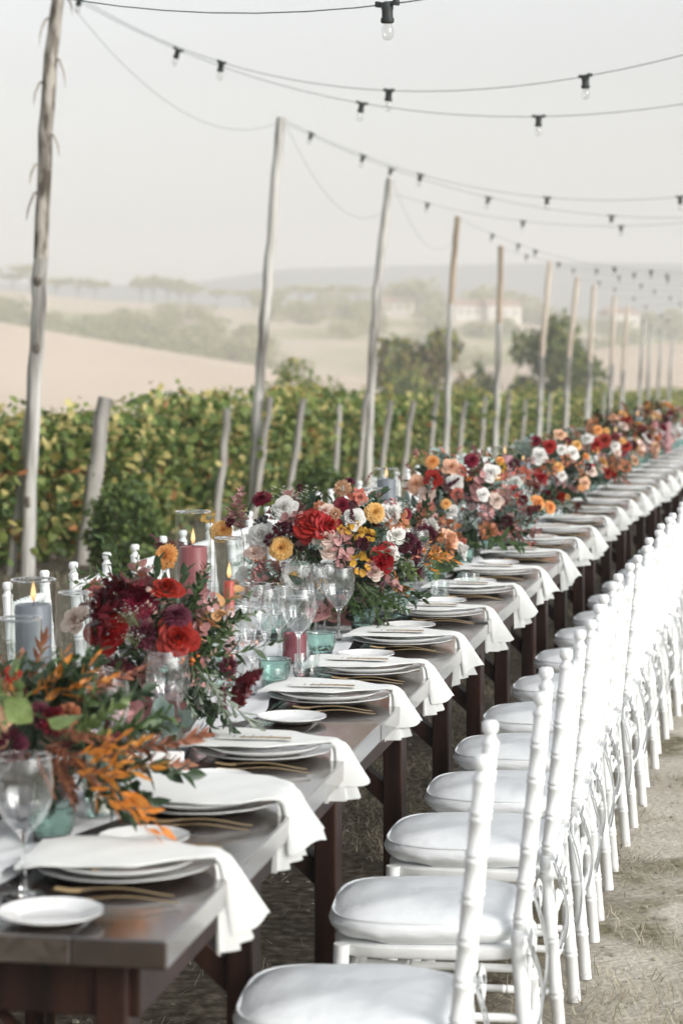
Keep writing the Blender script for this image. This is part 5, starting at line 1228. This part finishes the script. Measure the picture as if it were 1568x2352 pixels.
for a_ in [(1280, 920, 1360, 850), (1290, 940, 1420, 880), (1300, 960, 1440, 940), (1280, 980, 1400, 1010), (1300, 940, 1500, 910), (1110, 1150, 1150, 1050), (1120, 1140, 1230, 1120), (1090, 1130, 1200, 1170)]: S('orange', *a_, .12)
for a_ in [(1000, 900, 1190, 900), (480, 1100, 560, 950), (980, 1060, 1150, 980), (1050, 860, 1180, 800)]: S('olive', *a_, .24)
for a_ in [(540, 660, 520, 480), (560, 650, 580, 540), (1000, 560, 990, 500), (480, 650, 460, 560)]: S('wax', *a_, .0)
S('brick', 1170, 980, 1310, 930, .25); S('brick', 860, 640, 940, 520, .0); S('brown', 840, 680, 880, 570, .1); S('brown', 830, 660, 850, 590, .1); S('oak', 960, 760, 1040, 700, .16); S('oak', 930, 780, 1000, 820, .18)
A.put('dah', 'yellow', 505, 1216, 27, (-.1, -.8, .4), -.25); A.put('disc', 'mustard', 478, 1185, 20, fw=-.3); A.sprig('oak', 380, 1300, 390, 1210, -.4)
A.put('flu', 'plum', *r4(515, 488), 8, (-.3, -.3, 1)); A.put('flu', 'plum', *r4(525, 512), 5)

# --- third arrangement, peach and coral
A = Arr(1062, 9.75, 'third flower arrangement, peach and coral roses with a dark purple spike', .34, 4, .45)
A.fill(['dark', 'ruscus', 'dark', 'silver', 'dusty', 'brick'], 90, .12, .21)
for k_, col, x, y, r in [('rose', 'peach', 35, 735, 50), ('rose', 'blush', 92, 800, 44), ('rose', 'coral', 90, 868, 50), ('dah', 'apricot', 125, 605, 42), ('rose', 'red', 130, 708, 46), ('dah', 'burg', 355, 595, 46), ('rose', 'white', 465, 672, 46), ('rose', 'white', 262, 722, 46),
                         ('dah', 'yellow', 205, 852, 32), ('rose', 'white', 240, 900, 36), ('rose', 'peach', 240, 640, 44), ('disc', 'mustard', 525, 640, 30), ('disc', 'mustard', 500, 700, 28), ('disc', 'rust', 450, 1010, 52), ('disc', 'dusty', 440, 900, 46), ('rose', 'red', 605, 775, 30), ('flu', 'burg', 650, 830, 34), ('disc', 'pink', 640, 882, 44),
                         ('disc', 'dusty', 540, 780, 44), ('disc', 'dusty', 30, 560, 24), ('disc', 'brick', 270, 790, 36), ('flu', 'plum', 600, 620, 34), ('dah', 'apricot', 520, 600, 26), ('rose', 'blush', 500, 830, 36), ('rose', 'white', 420, 800, 32), ('disc', 'brick', 300, 660, 32), ('flu', 'plum', 560, 950, 34), ('disc', 'dusty', 700, 600, 24)]:
    A.put(k_, col, *r5(x, y), r*.40)
def S5(key, x0, y0, x1, y1, fw=.12): A.sprig(key, *r5(x0, y0), *r5(x1, y1), fw)
for a_ in [(100, 800, 140, 720), (170, 860, 190, 790), (600, 900, 700, 960), (560, 820, 640, 740)]: S5('silver', *a_, .24)
for a_ in [(200, 760, 280, 900), (330, 560, 340, 520), (60, 640, 20, 560), (120, 620, 90, 540)]: S5('brick', *a_, .2)
for a_ in [(150, 600, 120, 540), (130, 600, 70, 560), (350, 650, 410, 560), (40, 700, -20, 620)]: S5('dusty', *a_, .0)
for a_ in [(420, 860, 380, 960), (560, 850, 640, 960), (650, 880, 740, 900), (100, 900, 60, 1010), (300, 850, 350, 1000), (500, 820, 560, 900)]: S5('dark', *a_, .2)
for a_ in [(130, 900, 230, 990), (300, 900, 330, 1050), (600, 900, 690, 1010)]: S5('ruscus', *a_, .2)
A.put('ama', '', *r5(225, 745), 34, (.7, -.2, .5), .3); S5('oak', 640, 860, 760, 920, .2); S5('berry', 330, 760, 350, 700, .2); S5('lime', 50, 640, 70, 560)

# --- fourth
A = Arr(1245, 12.2, 'fourth flower arrangement, white roses and rust hydrangea with coral leaves', .33, 5, .44)
A.fill(['dark', 'ruscus', 'dark', 'ruscus', 'dusty', 'silver'], 80, .12, .20)
for k_, col, x, y, r in [('rose', 'white', 745, 575, 40), ('rose', 'red', 730, 702, 42), ('dah', 'yellow', 855, 640, 32), ('dah', 'burg', 722, 487, 34), ('rose', 'red', 800, 520, 34), ('rose', 'white', 870, 540, 28), ('rose', 'white', 935, 560, 36), ('disc', 'rust', 800, 640, 50), ('rose', 'white', 875, 690, 24), ('dah', 'yellow', 960, 512, 32), ('rose', 'peach', 862, 455, 30),
                         ('flu', 'burg', 905, 490, 22), ('disc', 'rust', 900, 600, 36), ('disc', 'apricot', 905, 815, 18), ('flu', 'plum', 1025, 640, 22), ('rose', 'blush', 1045, 665, 26), ('disc', 'rust', 980, 640, 30), ('rose', 'peach', 1005, 735, 28), ('disc', 'apricot', 985, 760, 22)]: A.put(k_, col, *r5(x, y), r*.40)
S5('brick', 930, 820, 970, 900, .3); S5('oak', 930, 840, 1000, 880, .3); S5('brick', 660, 560, 620, 520, 0)
A = Arr(1338, 14.3, 'fifth flower arrangement, scarlet and orange flowers with a long coral leaf', .34, 6, .46)
A.fill(['dark', 'ruscus', 'brown', 'ruscus'], 70, .12, .20)
for k_, col, x, y, r in [('rose', 'red', 1120, 485, 38), ('rose', 'red', 1068, 512, 34), ('rose', 'red', 1242, 520, 32), ('dah', 'apricot', 1080, 425, 30), ('dah', 'yellow', 1130, 430, 20), ('disc', 'apricot', 1065, 545, 26), ('rose', 'white', 1180, 520, 28), ('disc', 'rust', 1190, 610, 46), ('disc', 'rust', 1150, 660, 36), ('disc', 'pink', 1100, 590, 30), ('rose', 'white', 1020, 480, 28), ('flu', 'burg', 1180, 470, 24),
                         ('dah', 'yellow', 1225, 490, 22), ('rose', 'blush', 1190, 560, 22), ('disc', 'rust', 1240, 640, 36), ('rose', 'blush', 1110, 650, 22)]: A.put(k_, col, *r5(x, y), r*.40)
S5('brick', 1190, 690, 1300, 760, .28); S5('brick', 1150, 690, 1200, 740, .28)
def garland(A, n):
    for k in range(n):
        a_ = ang(A.v); sg = A.rr.choice((-1, 1)); y0 = A.rr.uniform(.05, .22)*sg; x0 = A.rr.uniform(-.12, .12); c, s_ = math.cos(a_), math.sin(a_)
        y1 = y0+A.rr.uniform(.14, .26)*sg; x1 = x0+A.rr.uniform(-.14, .14)
        A.sprig3(A.rr.choice(['ruscus', 'dark', 'silver', 'olive', 'dark', 'dusty']), Vector((x0*c-y0*s_, x0*s_+y0*c, .05)), Vector((x1*c-y1*s_, x1*s_+y1*c, A.rr.uniform(.03, .13))))
pal = [('rose', 'red', .042), ('rose', 'red', .04), ('rose', 'white', .042), ('rose', 'blush', .042), ('dah', 'apricot', .045), ('dah', 'yellow', .042), ('disc', 'rust', .06), ('disc', 'dusty', .05), ('flu', 'plum', .045), ('dah', 'burg', .045), ('rose', 'peach', .042), ('rose', 'white', .04), ('disc', 'apricot', .045), ('disc', 'mustard', .05),
       ('disc', 'brick', .05), ('rose', 'coral', .04), ('flu', 'burg', .04), ('rose', 'red', .04), ('rose', 'white', .04), ('dah', 'yellow', .04), ('disc', 'dusty', .05), ('disc', 'rust', .05), ('rose', 'blush', .04), ('rose', 'peach', .04), ('rose', 'red', .04), ('dah', 'apricot', .04)]
for i, (px, Z, h_) in enumerate([(1405, 16.2, .46), (1462, 18.2, .46), (1508, 20.2, .46), (1150, 10.95, .34), (1290, 13.2, .34), (1372, 15.2, .36), (1434, 17.2, .36), (940, 8.5, .27)]):
    A = Arr(px, Z, ('sixth tall flower arrangement, small and blurred at the right', 'seventh tall flower arrangement, small and blurred near the right edge', 'farthest flower arrangement, at the right edge',
                    'low flower arrangement between the third and fourth tall ones', 'low flower arrangement between the fourth and fifth tall ones', 'low flower arrangement between the fifth and sixth tall ones', 'low flower arrangement between the sixth and seventh tall ones', 'low loose flower arrangement between the sharp one and the third')[i], .30 if Z > 9 else .2, 20+i, h_)
    A.fill(['dark', 'brown', 'dark', 'ruscus'], 60, .12, .21); A.rnd(pal)

for A in ARRS[1:]: garland(A, 8 if A.Z0 < 6 else 14 if A.Z0 < 11 else 8)
# ------------------------------------------------------------------ dry grass and straw on the ground
def straw(n, xr, yr, h, flat, wd, dens, name, label_mats, seed):
    r = np.random.RandomState(seed); x = r.uniform(*xr, n*2); y = r.uniform(*yr, n*2)
    f = .5+.3*np.sin(x*2.9+1.3*np.sin(y*1.7))+.3*np.sin(y*2.3+1.1*np.sin(x*3.1)+2)+.15*np.sin(x*9+y*7)
    keep = r.uniform(0, 1, n*2) < np.clip((f-dens)*2.2, .02, 1); x = x[keep][:n]; y = y[keep][:n]; n = len(x)
    z = hgt(x, y)+.004; th = r.uniform(0, 6.283, n); el = np.abs(r.normal(flat, .35, n)); L_ = h*r.uniform(.5, 1.5, n)
    d = np.stack([np.cos(th)*np.cos(el), np.sin(th)*np.cos(el), np.sin(el)], -1)*L_[:, None]; s_ = np.stack([-np.sin(th), np.cos(th), 0*th], -1)*wd*r.uniform(.6, 1.4, n)[:, None]
    p = np.stack([x, y, z+r.uniform(0, .006, n)], -1); mid_ = p+d*.55+np.array([0, 0, 1])*(L_*.06)[:, None]+r.normal(0, .15, (n, 3))*L_[:, None]*.3; tip = p+d+r.normal(0, .2, (n, 3))*L_[:, None]*.3
    mid_[:, 2] = np.maximum(mid_[:, 2], z+.002); tip[:, 2] = np.maximum(tip[:, 2], z+.001)
    VV = np.stack([p-s_, p+s_, mid_-s_*.7, mid_+s_*.7, tip], 1).reshape(-1, 3); o = np.arange(n)[:, None]*5
    FF = np.concatenate([o+np.array([[0, 1, 3]]), o+np.array([[0, 3, 2]]), o+np.array([[2, 3, 4]])]); mi = np.tile(r.choice(len(label_mats), n, p=[.45, .35, .20]), 3)
    me = npmesh(name, VV, FF, mi, label_mats); return me
S1 = mat('straw_pale', (.56, .50, .38), .85, .2, 3, trans=.1); S2 = mat('straw_brown', (.34, .28, .20), .9, .2, 3); S3 = mat('grass_dull_green', (.13, .145, .07), .85, .2, 3, trans=.1)
o = O("dry_grass", straw(150000, (-3.2, 3.6), (3.2, 11.5), .048, .18, .0010, .42, 'dry_grass', [S1, S2, S3], 1)); tag(o, 'dry mown grass and straw on the ground around the tables', 'grass', kind='stuff')
o = O('dry_grass', straw(70000, (-6, 7), (11.5, 26), .055, .5, .0022, .3, 'dry_grass', [S2, S3, S1], 2)); tag(o, 'dull dry grass between the far tables and the vines', 'grass', kind='stuff')
# pebbles and clods
r = random.Random(8); mb = MB()
for k in range(1500):
    y = r.uniform(3.5, 11); x = r.uniform(-1.5, 3.2); s_ = r.uniform(.003, .011); mb.ball((x, y, gz(x, y)+s_*.2), s_, 5, 3, (1, r.uniform(.7, 1.2), .6))
o = mb.build('pebbles', mat('pebble', (.28, .25, .2), .9, .3, 5, col2=(.42, .38, .32))); tag(o, 'small stones and clods scattered on the dirt', 'gravel', kind='stuff')
# fallen twigs on the bare dirt at the right
for k, (x, y) in enumerate([(.95, 5.6), (1.15, 6.2), (1.05, 5.2), (1.25, 7.0)]):
    mb = MB(); a_ = r.uniform(-.3, .5); L_ = r.uniform(.15, .35); pts = [(L_*f*math.cos(a_), L_*f*math.sin(a_)+.02*math.sin(f*7+k), .006+.004*math.sin(f*5)) for f in np.linspace(0, 1, 8)]
    mb.tube(pts, [.0035*(1-.7*i/7) for i in range(8)], 5)
    thing('twig', 'thin dry twig on the dirt, '+ORD[k]+' of the loose ones right of the chairs', 'twig', (x, y, gz(x, y)), me=mb.mesh('twig', BST))
